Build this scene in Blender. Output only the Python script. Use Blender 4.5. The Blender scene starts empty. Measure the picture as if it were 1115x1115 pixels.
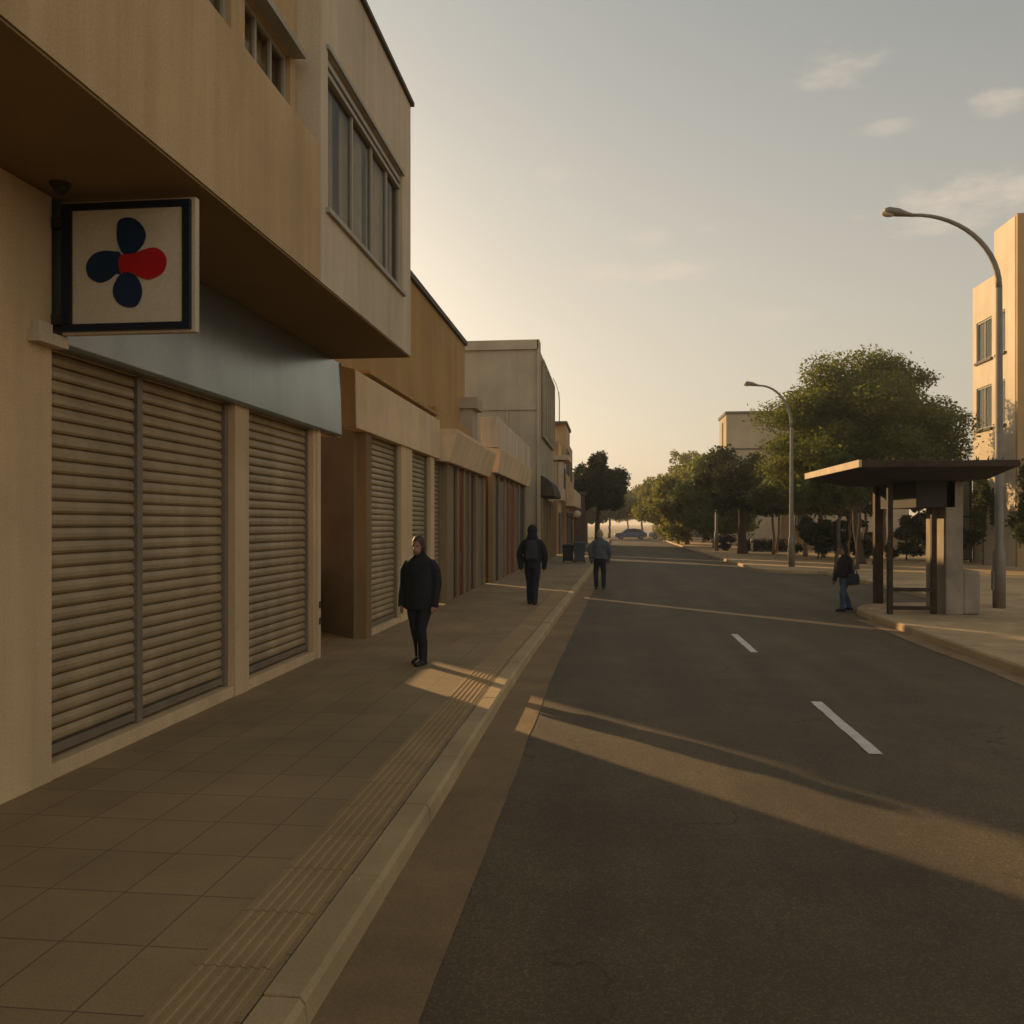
import bpy, bmesh, math, random
import numpy as np
from mathutils import Vector, Matrix

R = math.radians
SC = bpy.context.scene
COL = SC.collection
random.seed(7)

# ------------------------------------------------------------------ camera
cam_d = bpy.data.cameras.new("camera")
cam = bpy.data.objects.new("camera", cam_d)
COL.objects.link(cam)
cam.location = (0, 0, 2.1)
cam.rotation_euler = (R(90), 0, R(6.46))
cam_d.sensor_width = 36
cam_d.lens = 36 * 950 / 1115
cam_d.shift_y = 12.5 / 1115
cam_d.clip_start = .05
cam_d.clip_end = 4000
SC.camera = cam

# ------------------------------------------------------------------ light
SUN_EL = 15.0
SUN_A = 48.0                      # degrees ahead of due left
to_sun = Vector((-math.cos(R(SUN_A)) * math.cos(R(SUN_EL)), math.sin(R(SUN_A)) * math.cos(R(SUN_EL)), math.sin(R(SUN_EL))))
sun_d = bpy.data.lights.new("sun", 'SUN')
sun_d.energy = 5.0
sun_d.angle = R(.8)
sun_d.color = (1.0, .66, .32)
sun = bpy.data.objects.new("sun", sun_d)
sun.rotation_euler = to_sun.to_track_quat('Z', 'Y').to_euler()
sun.location = (-30, 30, 30)
COL.objects.link(sun)

world = bpy.data.worlds.new("World")
SC.world = world
world.use_nodes = True
wn = world.node_tree
wn.nodes.clear()
W = lambda t: wn.nodes.new(t)


def wmath(op, a, b=None, c=None):
    n = W('ShaderNodeMath'); n.operation = op
    for i, v in enumerate((a, b, c)):
        if v is None: continue
        if isinstance(v, (int, float)): n.inputs[i].default_value = v
        else: wn.links.new(v, n.inputs[i])
    return n.outputs[0]


sky = W('ShaderNodeTexSky')
sky.sky_type = 'NISHITA'
sky.sun_disc = False
sky.sun_elevation = R(SUN_EL)
sky.sun_rotation = -R(90 - SUN_A)
sky.air_density = 1.0
sky.dust_density = 3.0
sky.ozone_density = 1.0
hs = W('ShaderNodeHueSaturation')
hs.inputs['Saturation'].default_value = .55
wn.links.new(sky.outputs[0], hs.inputs['Color'])
tint = W('ShaderNodeMix'); tint.data_type = 'RGBA'; tint.blend_type = 'MULTIPLY'
tint.inputs[0].default_value = 1
gm = W('ShaderNodeGamma'); gm.inputs[1].default_value = .58
wn.links.new(hs.outputs[0], gm.inputs[0])
wn.links.new(gm.outputs[0], tint.inputs[6])
geo = W('ShaderNodeTexCoord')
sep = W('ShaderNodeSeparateXYZ')
wn.links.new(geo.outputs['Generated'], sep.inputs[0])
az = wmath('ARCTAN2', sep.outputs[0], sep.outputs[1])
el = wmath('ARCSINE', sep.outputs[2])
hi = W('ShaderNodeMapRange'); hi.interpolation_type = 'SMOOTHSTEP'
wn.links.new(el, hi.inputs[0]); hi.inputs[1].default_value = R(8); hi.inputs[2].default_value = R(34)
tc2 = W('ShaderNodeMix'); tc2.data_type = 'RGBA'
wn.links.new(hi.outputs[0], tc2.inputs[0])
tc2.inputs[6].default_value = (2.35, 2.06, 1.66, 1); tc2.inputs[7].default_value = (1.76, 1.70, 1.50, 1)
wn.links.new(tc2.outputs[2], tint.inputs[7])
nz = W('ShaderNodeTexNoise')
mp = W('ShaderNodeMapping'); mp.inputs['Scale'].default_value = (9, 9, 26)
wn.links.new(geo.outputs['Generated'], mp.inputs[0]); wn.links.new(mp.outputs[0], nz.inputs['Vector'])
nz.inputs['Scale'].default_value = 2.2; nz.inputs['Detail'].default_value = 6; nz.inputs['Roughness'].default_value = .6
cl_sum = None
# small clouds: azimuth, elevation, half width, half height (degrees), strength
for (a, e, wa, we, st) in ((14.0, 26.0, 3.4, 1.4, .55), (22.6, 22.7, 1.9, 1.0, .5), (16.7, 22.6, 2.4, .7, .42), (21.6, 18.1, 6.8, 2.1, .62),
                           (2.6, 18.0, 2.2, .9, .45), (1.8, 15.9, 7.6, 1.0, .48), (-3.6, 21.8, 1.9, .6, .25), (6.5, 18.2, 1.6, .6, .25), (9.5, 12.8, 4.0, .8, .2)):
    da = wmath('DIVIDE', wmath('SUBTRACT', az, R(a)), R(wa))
    de = wmath('DIVIDE', wmath('SUBTRACT', el, R(e)), R(we))
    q = wmath('ADD', wmath('MULTIPLY', da, da), wmath('MULTIPLY', de, de))
    d = wmath('SUBTRACT', wmath('MULTIPLY', nz.outputs['Fac'], 3.0), wmath('ADD', q, .95))
    mr = W('ShaderNodeMapRange'); mr.interpolation_type = 'SMOOTHSTEP'
    wn.links.new(d, mr.inputs[0]); mr.inputs[1].default_value = -.3; mr.inputs[2].default_value = 1.1
    s = wmath('MULTIPLY', mr.outputs[0], st * .7)
    cl_sum = s if cl_sum is None else wmath('MAXIMUM', cl_sum, s)
cm = W('ShaderNodeMix'); cm.data_type = 'RGBA'
wn.links.new(cl_sum, cm.inputs[0])
wn.links.new(tint.outputs[2], cm.inputs[6])
cm.inputs[7].default_value = (7.4, 6.0, 4.6, 1)
bg = W('ShaderNodeBackground')
bg.inputs['Strength'].default_value = .099
bk = W('ShaderNodeMapRange'); bk.interpolation_type = 'SMOOTHSTEP'      # sky boost added behind the view to brighten the left facades
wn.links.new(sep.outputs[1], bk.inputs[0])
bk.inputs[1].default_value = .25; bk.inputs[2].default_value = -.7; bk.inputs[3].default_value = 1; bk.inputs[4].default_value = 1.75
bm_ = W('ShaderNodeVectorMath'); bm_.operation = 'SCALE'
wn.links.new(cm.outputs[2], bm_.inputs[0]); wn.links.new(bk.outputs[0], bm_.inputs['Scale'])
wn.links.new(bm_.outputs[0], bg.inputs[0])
wo = W('ShaderNodeOutputWorld')
wn.links.new(bg.outputs[0], wo.inputs[0])

SC.view_settings.view_transform = 'Standard'
SC.view_settings.look = 'None'
SC.view_settings.exposure = 0.28
SC.view_settings.gamma = 1.0
SC.view_settings.use_curve_mapping = False

# ------------------------------------------------------------------ materials
MATS = {}


def M(name, col, rough=.85, var=.18, scale=1.3, streak=0.0, bump=.15, bscale=45, metal=0, spec=.3, grain=.12):
    if name in MATS: return MATS[name]
    m = bpy.data.materials.new(name); m.use_nodes = True
    nt = m.node_tree; N = nt.nodes; L = nt.links
    b = N['Principled BSDF']
    b.inputs['Roughness'].default_value = rough
    b.inputs['Metallic'].default_value = metal
    b.inputs['Specular IOR Level'].default_value = spec
    tc = N.new('ShaderNodeTexCoord')

    def noise(sc, det, vec=None, rgh=.6):
        n = N.new('ShaderNodeTexNoise'); n.inputs['Scale'].default_value = sc
        n.inputs['Detail'].default_value = det; n.inputs['Roughness'].default_value = rgh
        L.new(vec or tc.outputs['Object'], n.inputs['Vector']); return n.outputs['Fac']

    def ramp(fac, lo, hi, p0=.3, p1=.7):
        r = N.new('ShaderNodeMapRange'); L.new(fac, r.inputs[0])
        r.inputs[1].default_value = p0; r.inputs[2].default_value = p1
        r.inputs[3].default_value = lo; r.inputs[4].default_value = hi; return r.outputs[0]

    def mul(a, c):
        n = N.new('ShaderNodeMath'); n.operation = 'MULTIPLY'; L.new(a, n.inputs[0]); L.new(c, n.inputs[1]); return n.outputs[0]
    f = ramp(noise(scale, 6), 1 - var, 1 + var)
    if grain:
        f = mul(f, ramp(noise(bscale * 1.5, 3), 1 - grain, 1 + grain))
    if streak:
        mpn = N.new('ShaderNodeMapping'); mpn.inputs['Scale'].default_value = (1.9, 1.9, .13)
        L.new(tc.outputs['Object'], mpn.inputs[0])
        f = mul(f, ramp(noise(1.0, 5, mpn.outputs[0], .7), 1 - streak, 1 + streak * .4, .28, .68))
    vm = N.new('ShaderNodeVectorMath'); vm.operation = 'SCALE'
    vm.inputs[0].default_value = col[:3]
    L.new(f, vm.inputs['Scale'])
    L.new(vm.outputs[0], b.inputs['Base Color'])
    if bump:
        bp = N.new('ShaderNodeBump'); bp.inputs['Strength'].default_value = bump; bp.inputs['Distance'].default_value = .02
        L.new(noise(bscale, 6), bp.inputs['Height']); L.new(bp.outputs[0], b.inputs['Normal'])
    MATS[name] = m
    return m


def leaf_mat(name, col, trans=.45, var=.45, scale=.9):
    m = M(name, col, .6, var, scale, 0, 0, 40, 0, .25, 0)
    nt = m.node_tree; N = nt.nodes; L = nt.links
    b = N['Principled BSDF']
    src = b.inputs['Base Color'].links[0].from_socket
    t = N.new('ShaderNodeBsdfTranslucent')
    vm = N.new('ShaderNodeVectorMath'); vm.operation = 'MULTIPLY'; vm.inputs[1].default_value = (1.5, 1.35, .6)
    L.new(src, vm.inputs[0]); L.new(vm.outputs[0], t.inputs[0])
    mx = N.new('ShaderNodeMixShader'); mx.inputs[0].default_value = trans
    L.new(b.outputs[0], mx.inputs[1]); L.new(t.outputs[0], mx.inputs[2])
    L.new(mx.outputs[0], N['Material Output'].inputs[0])
    return m


def glass_mat(name, tintc=(.8, .78, .72), refl=.02):
    m = bpy.data.materials.new(name); m.use_nodes = True
    nt = m.node_tree; N = nt.nodes; L = nt.links
    N.remove(N['Principled BSDF'])
    tr = N.new('ShaderNodeBsdfTransparent'); tr.inputs[0].default_value = (*tintc, 1)
    gl = N.new('ShaderNodeBsdfGlossy'); gl.inputs['Roughness'].default_value = .03
    fr = N.new('ShaderNodeFresnel'); fr.inputs[0].default_value = 1.5
    ad = N.new('ShaderNodeMath'); ad.operation = 'MULTIPLY_ADD'; ad.inputs[1].default_value = .12; ad.inputs[2].default_value = refl; ad.use_clamp = True
    L.new(fr.outputs[0], ad.inputs[0])
    mx = N.new('ShaderNodeMixShader')
    L.new(ad.outputs[0], mx.inputs[0]); L.new(tr.outputs[0], mx.inputs[1]); L.new(gl.outputs[0], mx.inputs[2])
    L.new(mx.outputs[0], N['Material Output'].inputs[0])
    return m


def tile_mat(name, col, w, h, mortar=.005, off=0.0, dark=.35, var=.14):
    m = M(name, col, .8, .22, .6, 0, .12, 70, 0, .3, .14)
    nt = m.node_tree; N = nt.nodes; L = nt.links
    b = N['Principled BSDF']
    src = b.inputs['Base Color'].links[0].from_socket
    tc = N.new('ShaderNodeTexCoord')
    br = N.new('ShaderNodeTexBrick')
    br.offset = off; br.squash = 1
    L.new(tc.outputs['Object'], br.inputs['Vector'])
    br.inputs['Color1'].default_value = (1 - var, 1 - var, 1 - var, 1)
    br.inputs['Color2'].default_value = (1 + var * .4, 1 + var * .4, 1 + var * .4, 1)
    br.inputs['Mortar'].default_value = (dark, dark, dark, 1)
    br.inputs['Scale'].default_value = 1
    br.inputs['Mortar Size'].default_value = mortar
    br.inputs['Mortar Smooth'].default_value = .3
    br.inputs['Brick Width'].default_value = w
    br.inputs['Row Height'].default_value = h
    vm = N.new('ShaderNodeVectorMath'); vm.operation = 'MULTIPLY'
    L.new(src, vm.inputs[0]); L.new(br.outputs['Color'], vm.inputs[1])
    L.new(vm.outputs[0], b.inputs['Base Color'])
    bp = N.new('ShaderNodeBump'); bp.inputs['Strength'].default_value = .5; bp.inputs['Distance'].default_value = .008; bp.invert = True
    L.new(br.outputs['Fac'], bp.inputs['Height'])
    old = b.inputs['Normal'].links[0].from_socket
    L.new(old, bp.inputs['Normal']); L.new(bp.outputs[0], b.inputs['Normal'])
    return m


TAN = M('tan_render', (.51, .345, .18), .9, .14, .5, .22, .15, 40)
TAN_PALE = M('pale_render', (.60, .48, .33), .9, .12, .6, .25, .12, 40)
TAN_PIER = M('pier_render', (.60, .42, .235), .9, .12, .7, .18, .15, 40)
OCHRE = M('ochre_render', (.42, .245, .09), .9, .14, .5, .18, .15, 40)
FASCIA = M('fascia_render', (.66, .475, .28), .9, .16, .9, .13, .12, 40)
STONE = M('grey_concrete', (.40, .32, .215), .9, .18, .4, .12, .15, 30)
SHUT = M('shutter_paint', (.35, .25, .135), .5, .16, 2.0, .25, .04, 60, .2, .4)
RAIL = M('guide_metal', (.20, .155, .105), .55, .12, 3, .1, .02, 60, .1, .4)
BLUEG = M('blue_grey_panel', (.30, .335, .34), .3, .10, 1.2, .12, .02, 60, .75, .5)
DARKMET = M('dark_metal', (.05, .042, .035), .55, .2, 3, 0, .05, 60, .4, .4)
COPING = M('dark_coping', (.10, .08, .06), .8, .2, 3, 0, .1, 40)
RUST = M('rusty_steel', (.06, .038, .022), .75, .3, 4, .2, .15, 60, .3, .3)
FRAME = M('window_frame', (.36, .32, .25), .6, .1, 3, .1, .05, 60)
CURT = M('curtain_cloth', (.62, .50, .34), .95, .12, 3, .3, 0, 60)
GLASS = glass_mat('window_glass')
POLE = M('galvanised_pole', (.21, .175, .135), .6, .15, 4, .1, .03, 60, .15, .4)
KERB = M('kerb_stone', (.40, .28, .145), .85, .18, 1.2, 0, .25, 50)
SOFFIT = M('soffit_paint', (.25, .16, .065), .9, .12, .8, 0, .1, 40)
GUT = M('gutter_concrete', (.235, .15, .075), .9, .22, 1.1, 0, .25, 60, 0, .25, .2)
LINE = M('road_paint', (.62, .56, .47), .75, .15, 5, 0, .15, 80, 0, .3, .25)
BARK = M('bark', (.10, .07, .045), .95, .3, 6, .3, .5, 25)
BARK_PALE = M('pale_bark', (.25, .18, .11), .95, .25, 6, .3, .4, 25)

# asphalt
ASPH = M('asphalt', (.110, .076, .038), .78, .16, .35, 0, .4, 140, 0, .35, .16)
nt = ASPH.node_tree
_b = nt.nodes['Principled BSDF']
_src = _b.inputs['Base Color'].links[0].from_socket
_tc = nt.nodes.new('ShaderNodeTexCoord')
_vo = nt.nodes.new('ShaderNodeTexVoronoi'); _vo.inputs['Scale'].default_value = 90
nt.links.new(_tc.outputs['Object'], _vo.inputs['Vector'])
_mr = nt.nodes.new('ShaderNodeMapRange'); nt.links.new(_vo.outputs['Color'], _mr.inputs[0])
_mr.inputs[1].default_value = .5; _mr.inputs[2].default_value = 1; _mr.inputs[3].default_value = .85; _mr.inputs[4].default_value = 1.6
_mpp = nt.nodes.new('ShaderNodeMapping'); _mpp.inputs['Scale'].default_value = (1.1, .09, 1)
nt.links.new(_tc.outputs['Object'], _mpp.inputs[0])
_nn = nt.nodes.new('ShaderNodeTexNoise'); _nn.inputs['Scale'].default_value = 1.2; _nn.inputs['Detail'].default_value = 4
nt.links.new(_mpp.outputs[0], _nn.inputs['Vector'])
_m2 = nt.nodes.new('ShaderNodeMapRange'); nt.links.new(_nn.outputs['Fac'], _m2.inputs[0])
_m2.inputs[1].default_value = .35; _m2.inputs[2].default_value = .65; _m2.inputs[3].default_value = .84; _m2.inputs[4].default_value = 1.14
_mm = nt.nodes.new('ShaderNodeMath'); _mm.operation = 'MULTIPLY'
nt.links.new(_mr.outputs[0], _mm.inputs[0]); nt.links.new(_m2.outputs[0], _mm.inputs[1])
_vm = nt.nodes.new('ShaderNodeVectorMath'); _vm.operation = 'SCALE'
nt.links.new(_src, _vm.inputs[0]); nt.links.new(_mm.outputs[0], _vm.inputs['Scale'])
nt.links.new(_vm.outputs[0], _b.inputs['Base Color'])

_vc = nt.nodes.new('ShaderNodeTexVoronoi'); _vc.feature = 'DISTANCE_TO_EDGE'; _vc.inputs['Scale'].default_value = .55
_wn = nt.nodes.new('ShaderNodeTexNoise'); _wn.inputs['Scale'].default_value = 2.2; _wn.inputs['Detail'].default_value = 6
nt.links.new(_tc.outputs['Object'], _wn.inputs['Vector'])
_wa = nt.nodes.new('ShaderNodeMix'); _wa.data_type = 'RGBA'; _wa.blend_type = 'LINEAR_LIGHT'; _wa.inputs[0].default_value = .35
nt.links.new(_tc.outputs['Object'], _wa.inputs[6]); nt.links.new(_wn.outputs['Color'], _wa.inputs[7])
nt.links.new(_wa.outputs[2], _vc.inputs['Vector'])
_cr = nt.nodes.new('ShaderNodeMapRange'); nt.links.new(_vc.outputs['Distance'], _cr.inputs[0])
_cr.inputs[1].default_value = .002; _cr.inputs[2].default_value = .010; _cr.inputs[3].default_value = .55; _cr.inputs[4].default_value = 1
_cn = nt.nodes.new('ShaderNodeTexNoise'); _cn.inputs['Scale'].default_value = .45
nt.links.new(_tc.outputs['Object'], _cn.inputs['Vector'])
_ck = nt.nodes.new('ShaderNodeMapRange'); nt.links.new(_cn.outputs['Fac'], _ck.inputs[0])
_ck.inputs[1].default_value = .5; _ck.inputs[2].default_value = .6; _ck.inputs[3].default_value = 0; _ck.inputs[4].default_value = 1
_cx = nt.nodes.new('ShaderNodeMix'); nt.links.new(_ck.outputs[0], _cx.inputs[0]); _cx.inputs[2].default_value = 1; nt.links.new(_cr.outputs[0], _cx.inputs[3])
_pn = nt.nodes.new('ShaderNodeTexNoise'); _pn.inputs['Scale'].default_value = .9; _pn.inputs['Detail'].default_value = 8; _pn.inputs['Roughness'].default_value = .7
nt.links.new(_tc.outputs['Object'], _pn.inputs['Vector'])
_pk = nt.nodes.new('ShaderNodeMapRange'); nt.links.new(_pn.outputs['Fac'], _pk.inputs[0])
_pk.inputs[1].default_value = .35; _pk.inputs[2].default_value = .7; _pk.inputs[3].default_value = .82; _pk.inputs[4].default_value = 1.15
_m3 = nt.nodes.new('ShaderNodeMath'); _m3.operation = 'MULTIPLY'; nt.links.new(_cx.outputs[0], _m3.inputs[0]); nt.links.new(_pk.outputs[0], _m3.inputs[1])
_v3 = nt.nodes.new('ShaderNodeVectorMath'); _v3.operation = 'SCALE'
nt.links.new(_vm.outputs[0], _v3.inputs[0]); nt.links.new(_m3.outputs[0], _v3.inputs['Scale'])
nt.links.new(_v3.outputs[0], _b.inputs['Base Color'])

PAVE = tile_mat('pavement_tiles', (.275, .185, .092), .43, .55, .005, 0, .5, .10)
PAVE_R = tile_mat('pavement_blocks', (.44, .30, .155), .4, .4, .006, .5, .55, .16)
TACT = M('tactile_tiles', (.335, .218, .10), .85, .18, 1.5, 0, .2, 60)
EARTH = M('dry_earth', (.26, .19, .12), .95, .25, .2, 0, .3, 20)


# ------------------------------------------------------------------ geometry helpers
def bm_box(bm, x0, x1, y0, y1, z0, z1):
    v = [bm.verts.new(p) for p in ((x0, y0, z0), (x1, y0, z0), (x1, y1, z0), (x0, y1, z0), (x0, y0, z1), (x1, y0, z1), (x1, y1, z1), (x0, y1, z1))]
    for f in ((0, 3, 2, 1), (4, 5, 6, 7), (0, 1, 5, 4), (1, 2, 6, 5), (2, 3, 7, 6), (3, 0, 4, 7)):
        bm.faces.new([v[i] for i in f])


def bm_prism(bm, poly, z0, z1):
    """vertical prism over an xy polygon"""
    a = [bm.verts.new((x, y, z0)) for x, y in poly]
    c = [bm.verts.new((x, y, z1)) for x, y in poly]
    n = len(poly)
    bm.faces.new(a[::-1]); bm.faces.new(c)
    for i in range(n):
        bm.faces.new((a[i], a[(i + 1) % n], c[(i + 1) % n], c[i]))


def bm_profile_y(bm, prof, y0, y1, caps=True):
    """extrude a closed xz profile along y"""
    a = [bm.verts.new((x, y0, z)) for x, z in prof]
    c = [bm.verts.new((x, y1, z)) for x, z in prof]
    n = len(prof)
    for i in range(n):
        bm.faces.new((a[i], a[(i + 1) % n], c[(i + 1) % n], c[i]))
    if caps:
        bm.faces.new(a[::-1]); bm.faces.new(c)


def bm_tube(bm, pts, rads, n=10, squash=1.0, caps=True):
    pts = [Vector(p) for p in pts]
    if isinstance(rads, (int, float)): rads = [rads] * len(pts)
    rings = []
    ref = None
    for i, p in enumerate(pts):
        t = (pts[min(i + 1, len(pts) - 1)] - pts[max(i - 1, 0)]).normalized()
        if ref is None:
            ref = Vector((1, 0, 0)) if abs(t.x) < .9 else Vector((0, 1, 0))
        u = (ref - t * ref.dot(t)).normalized(); w = t.cross(u)
        ref = u
        rings.append([bm.verts.new(p + (u * math.cos(k * 2 * math.pi / n) + w * math.sin(k * 2 * math.pi / n) * squash) * rads[i]) for k in range(n)])
    for a, c in zip(rings, rings[1:]):
        for k in range(n):
            bm.faces.new((a[k], a[(k + 1) % n], c[(k + 1) % n], c[k]))
    if caps:
        bm.faces.new(rings[0][::-1]); bm.faces.new(rings[-1])


def bm_rings(bm, rings, n=20):
    """loft: rings of (cx, cy, z, rx, ry)"""
    rs = [[bm.verts.new((cx + rx * math.cos(k * 2 * math.pi / n), cy + ry * math.sin(k * 2 * math.pi / n), z)) for k in range(n)] for cx, cy, z, rx, ry in rings]
    for a, c in zip(rs, rs[1:]):
        for k in range(n):
            bm.faces.new((a[k], a[(k + 1) % n], c[(k + 1) % n], c[k]))
    bm.faces.new(rs[0][::-1]); bm.faces.new(rs[-1])


def bm_ball(bm, c, r, sx=1, sy=1, sz=1, seg=16):
    mtx = Matrix.Translation(c) @ Matrix.Diagonal((r * sx, r * sy, r * sz, 1))
    bmesh.ops.create_uvsphere(bm, u_segments=seg, v_segments=max(6, seg * 2 // 3), radius=1, matrix=mtx)


ORIG = {}


def obj(name, bm, mat, parent=None, smooth=False, bevel=0):
    """link a bmesh given in scene coordinates as one mesh object"""
    off = Vector((0, 0, 0))
    p = parent
    while p is not None:
        off += Vector(ORIG.get(p.name, (0, 0, 0))); p = p.parent
    if bevel:
        bmesh.ops.remove_doubles(bm, verts=bm.verts, dist=1e-5)
    bmesh.ops.recalc_face_normals(bm, faces=bm.faces)
    if off.length: bmesh.ops.translate(bm, verts=bm.verts, vec=-off)
    me = bpy.data.meshes.new(name)
    bm.to_mesh(me); bm.free()
    o = bpy.data.objects.new(name, me)
    COL.objects.link(o)
    if mat: me.materials.append(mat)
    if smooth:
        for f in me.polygons: f.use_smooth = True
    if parent: o.parent = parent
    if bevel:
        md = o.modifiers.new('bevel', 'BEVEL'); md.width = bevel; md.segments = 2; md.limit_method = 'ANGLE'
    return o


def tag(o, label, cat, group=None):
    o['label'] = label; o['category'] = cat
    if group: o['group'] = group
    return o


def thing(name, loc, label, cat, group=None):
    o = bpy.data.objects.new(name, None); COL.objects.link(o)
    o.empty_display_size = .3
    o.location = loc
    ORIG[o.name] = tuple(loc)
    return tag(o, label, cat, group)


def struct(name, bm, mat, bevel=0):
    o = obj(name, bm, mat, None, False, bevel); o['kind'] = 'structure'; return o


def box_obj(name, mat, parent, *bounds, bevel=0):
    bm = bmesh.new(); bm_box(bm, *bounds); return obj(name, bm, mat, parent, bevel=bevel)


def copy_tree(o, parent=None):
    c = o.copy(); COL.objects.link(c)
    if parent: c.parent = parent
    for ch in list(o.children): copy_tree(ch, c)
    return c


def wall_holes(bm, X, y0, y1, z0, z1, holes, depth, side=1):
    """street facing wall sheet in the plane x=X with openings (ya,yb,za,zb) and their reveals; depth goes to -side*x"""
    ys = sorted({y0, y1, *[h[0] for h in holes], *[h[1] for h in holes]})
    zs = sorted({z0, z1, *[h[2] for h in holes], *[h[3] for h in holes]})
    for a, b in zip(ys, ys[1:]):
        for c, d in zip(zs, zs[1:]):
            my, mz = (a + b) / 2, (c + d) / 2
            if any(h[0] < my < h[1] and h[2] < mz < h[3] for h in holes): continue
            bm.faces.new([bm.verts.new(p) for p in ((X, a, c), (X, b, c), (X, b, d), (X, a, d))])
    Xi = X - side * depth
    for ya, yb, za, zb in holes:
        for q in (((X, ya, za), (X, yb, za), (Xi, yb, za), (Xi, ya, za)), ((X, ya, zb), (Xi, ya, zb), (Xi, yb, zb), (X, yb, zb)),
                  ((X, ya, za), (Xi, ya, za), (Xi, ya, zb), (X, ya, zb)), ((X, yb, za), (X, yb, zb), (Xi, yb, zb), (Xi, yb, za))):
            bm.faces.new([bm.verts.new(p) for p in q])
    bmesh.ops.remove_doubles(bm, verts=bm.verts, dist=1e-4)


SKEW = -math.cos(R(SUN_A)), math.sin(R(SUN_A))     # building sides slanted along the sun so light passes the gaps


def plot(x, y0, y1, depth, near_skew=True, far_skew=True):
    """plan of a building, front on x, sides slanted to let sunlight past"""
    k = depth / -SKEW[0]
    s = SKEW[1] * k
    return [(x, y0), (x, y1), (x - depth, y1 + (s * 1.03 if far_skew else 0)), (x - depth, y0 + (s * .97 if near_skew else 0))]


# ------------------------------------------------------------------ ground, road, pavements
bm = bmesh.new(); bm_box(bm, -900, 900, -300, 1500, -1.2, -.05); struct('ground', bm, EARTH)
bm = bmesh.new(); bm_box(bm, -60, 70, -25, 136, -.04, 0.0); struct('road', bm, ASPH)


def kx(y):          # line of the left kerb
    pts = [(-30, -1.25), (12, -1.25), (22, -1.08), (34, -.85), (48, -.62), (62, -.45), (110, -.1)]
    for (a, xa), (b, xb) in zip(pts, pts[1:]):
        if a <= y <= b: return xa + (xb - xa) * (y - a) / (b - a)
    return pts[-1][1]


Z = .13
KW = .20
ysL = [-20, -5, 5, 12, 17, 22, 28, 34, 41, 48, 55, 61.5]
bm = bmesh.new()
bm_prism(bm, [(-14, -20), *[(kx(y) - KW - .001, y) for y in ysL], (-14, 61.5)], .001, Z)
struct('pavement', bm, PAVE)
bm = bmesh.new()
bm_prism(bm, [(-30, 75), (kx(75) - KW, 75), (kx(90) - KW, 90), (kx(108) - KW, 108), (-30, 108)], .001, Z)
struct('pavement', bm, PAVE)


def stone(bm, c0, c1, w, z1, gap=.012):
    """one kerb stone between two points along its road edge; the stone lies on the left of the direction"""
    a, b = Vector((*c0, 0)), Vector((*c1, 0))
    t = (b - a).normalized(); nrm = Vector((-t.y, t.x, 0))
    a += t * gap / 2; b -= t * gap / 2
    dz = random.uniform(-.005, .005); dx = random.uniform(-.006, .006)
    prof = [(0 + dx, -.02), (.012 + dx, z1 - .03 + dz), (.035 + dx, z1 + dz), (w, z1 + dz), (w, -.02)]
    va = [bm.verts.new(a + nrm * p + Vector((0, 0, q))) for p, q in prof]
    vb = [bm.verts.new(b + nrm * p + Vector((0, 0, q))) for p, q in prof]
    n = len(prof)
    for i in range(n):
        bm.faces.new((va[i], va[(i + 1) % n], vb[(i + 1) % n], vb[i]))
    bm.faces.new(va[::-1]); bm.faces.new(vb)


bm = bmesh.new()
y = -19.0
while y < 61.0:
    stone(bm, (kx(y), y), (kx(y + 1.25), y + 1.25), KW - .01, Z + .006)
    y += 1.25
y = 75
while y < 107:
    stone(bm, (kx(y), y), (kx(y + 2), y + 2), KW - .01, Z + .006)
    y += 2
struct('kerb', bm, KERB)

# gutter strip with a ragged edge against the asphalt
bm = bmesh.new()
vs = []
y = -19.0
rg = random.Random(3)
while y < 61:
    wv = .45 + rg.uniform(-.010, .010)
    vs.append((bm.verts.new((kx(y) - .02, y, .005)), bm.verts.new((kx(y) + wv, y, .005))))
    y += .5
for a, b in zip(vs, vs[1:]): bm.faces.new((a[0], a[1], b[1], b[0]))
struct('gutter', bm, GUT)

# ribbed tactile strip beside the kerb
bm = bmesh.new()
for y0 in np.arange(-4, 26, .55):
    x0 = kx(y0) - KW - .40
    bm_box(bm, x0, x0 + .37, y0 + .004, y0 + .546, Z - .01, Z + .005)
    for k in range(6):
        xc = x0 + .04 + k * .058
        bm_profile_y(bm, [(xc - .017, Z + .004), (xc - .01, Z + .012), (xc + .01, Z + .012), (xc + .017, Z + .004)], y0 + .006, y0 + .544)
struct('tactile_strip', bm, TACT)

# right pavement: kerb along the road, a lay-by beyond the shelter, kerb again farther on
cr = [(5.62 + 2.2 - 2.2 * math.cos(R(a)), 20.6 + 2.2 * math.sin(R(a))) for a in range(0, 91, 10)]
KR = [(5.62, -20 + 1.2 * i) for i in range(34)] + [(x, yy) for x, yy in cr] + [(8.3 + .5 * math.sin(R(a)), 23.3 - .5 * math.cos(R(a))) for a in range(0, 91, 30)]
KR += [(8.8, 24.5 + 1.2 * i) for i in range(10)] + [(8.3 + .5 * math.cos(R(a)), 37.0 + .5 * math.sin(R(a))) for a in range(0, 91, 30)]
KR += [(8.3 - 2 * math.cos(R(a)), 39.5 - 2 * math.sin(R(a))) for a in range(90, -1, -10)] + [(6.3, 40.8 + 1.3 * i) for i in range(51)]
bm = bmesh.new()
inner = []
for i, p in enumerate(KR):
    q0, q1 = Vector(KR[max(i - 1, 0)]), Vector(KR[min(i + 1, len(KR) - 1)])
    t_ = (q1 - q0).normalized()
    inner.append((p[0] + t_.y * .235, p[1] - t_.x * .235))
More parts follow.
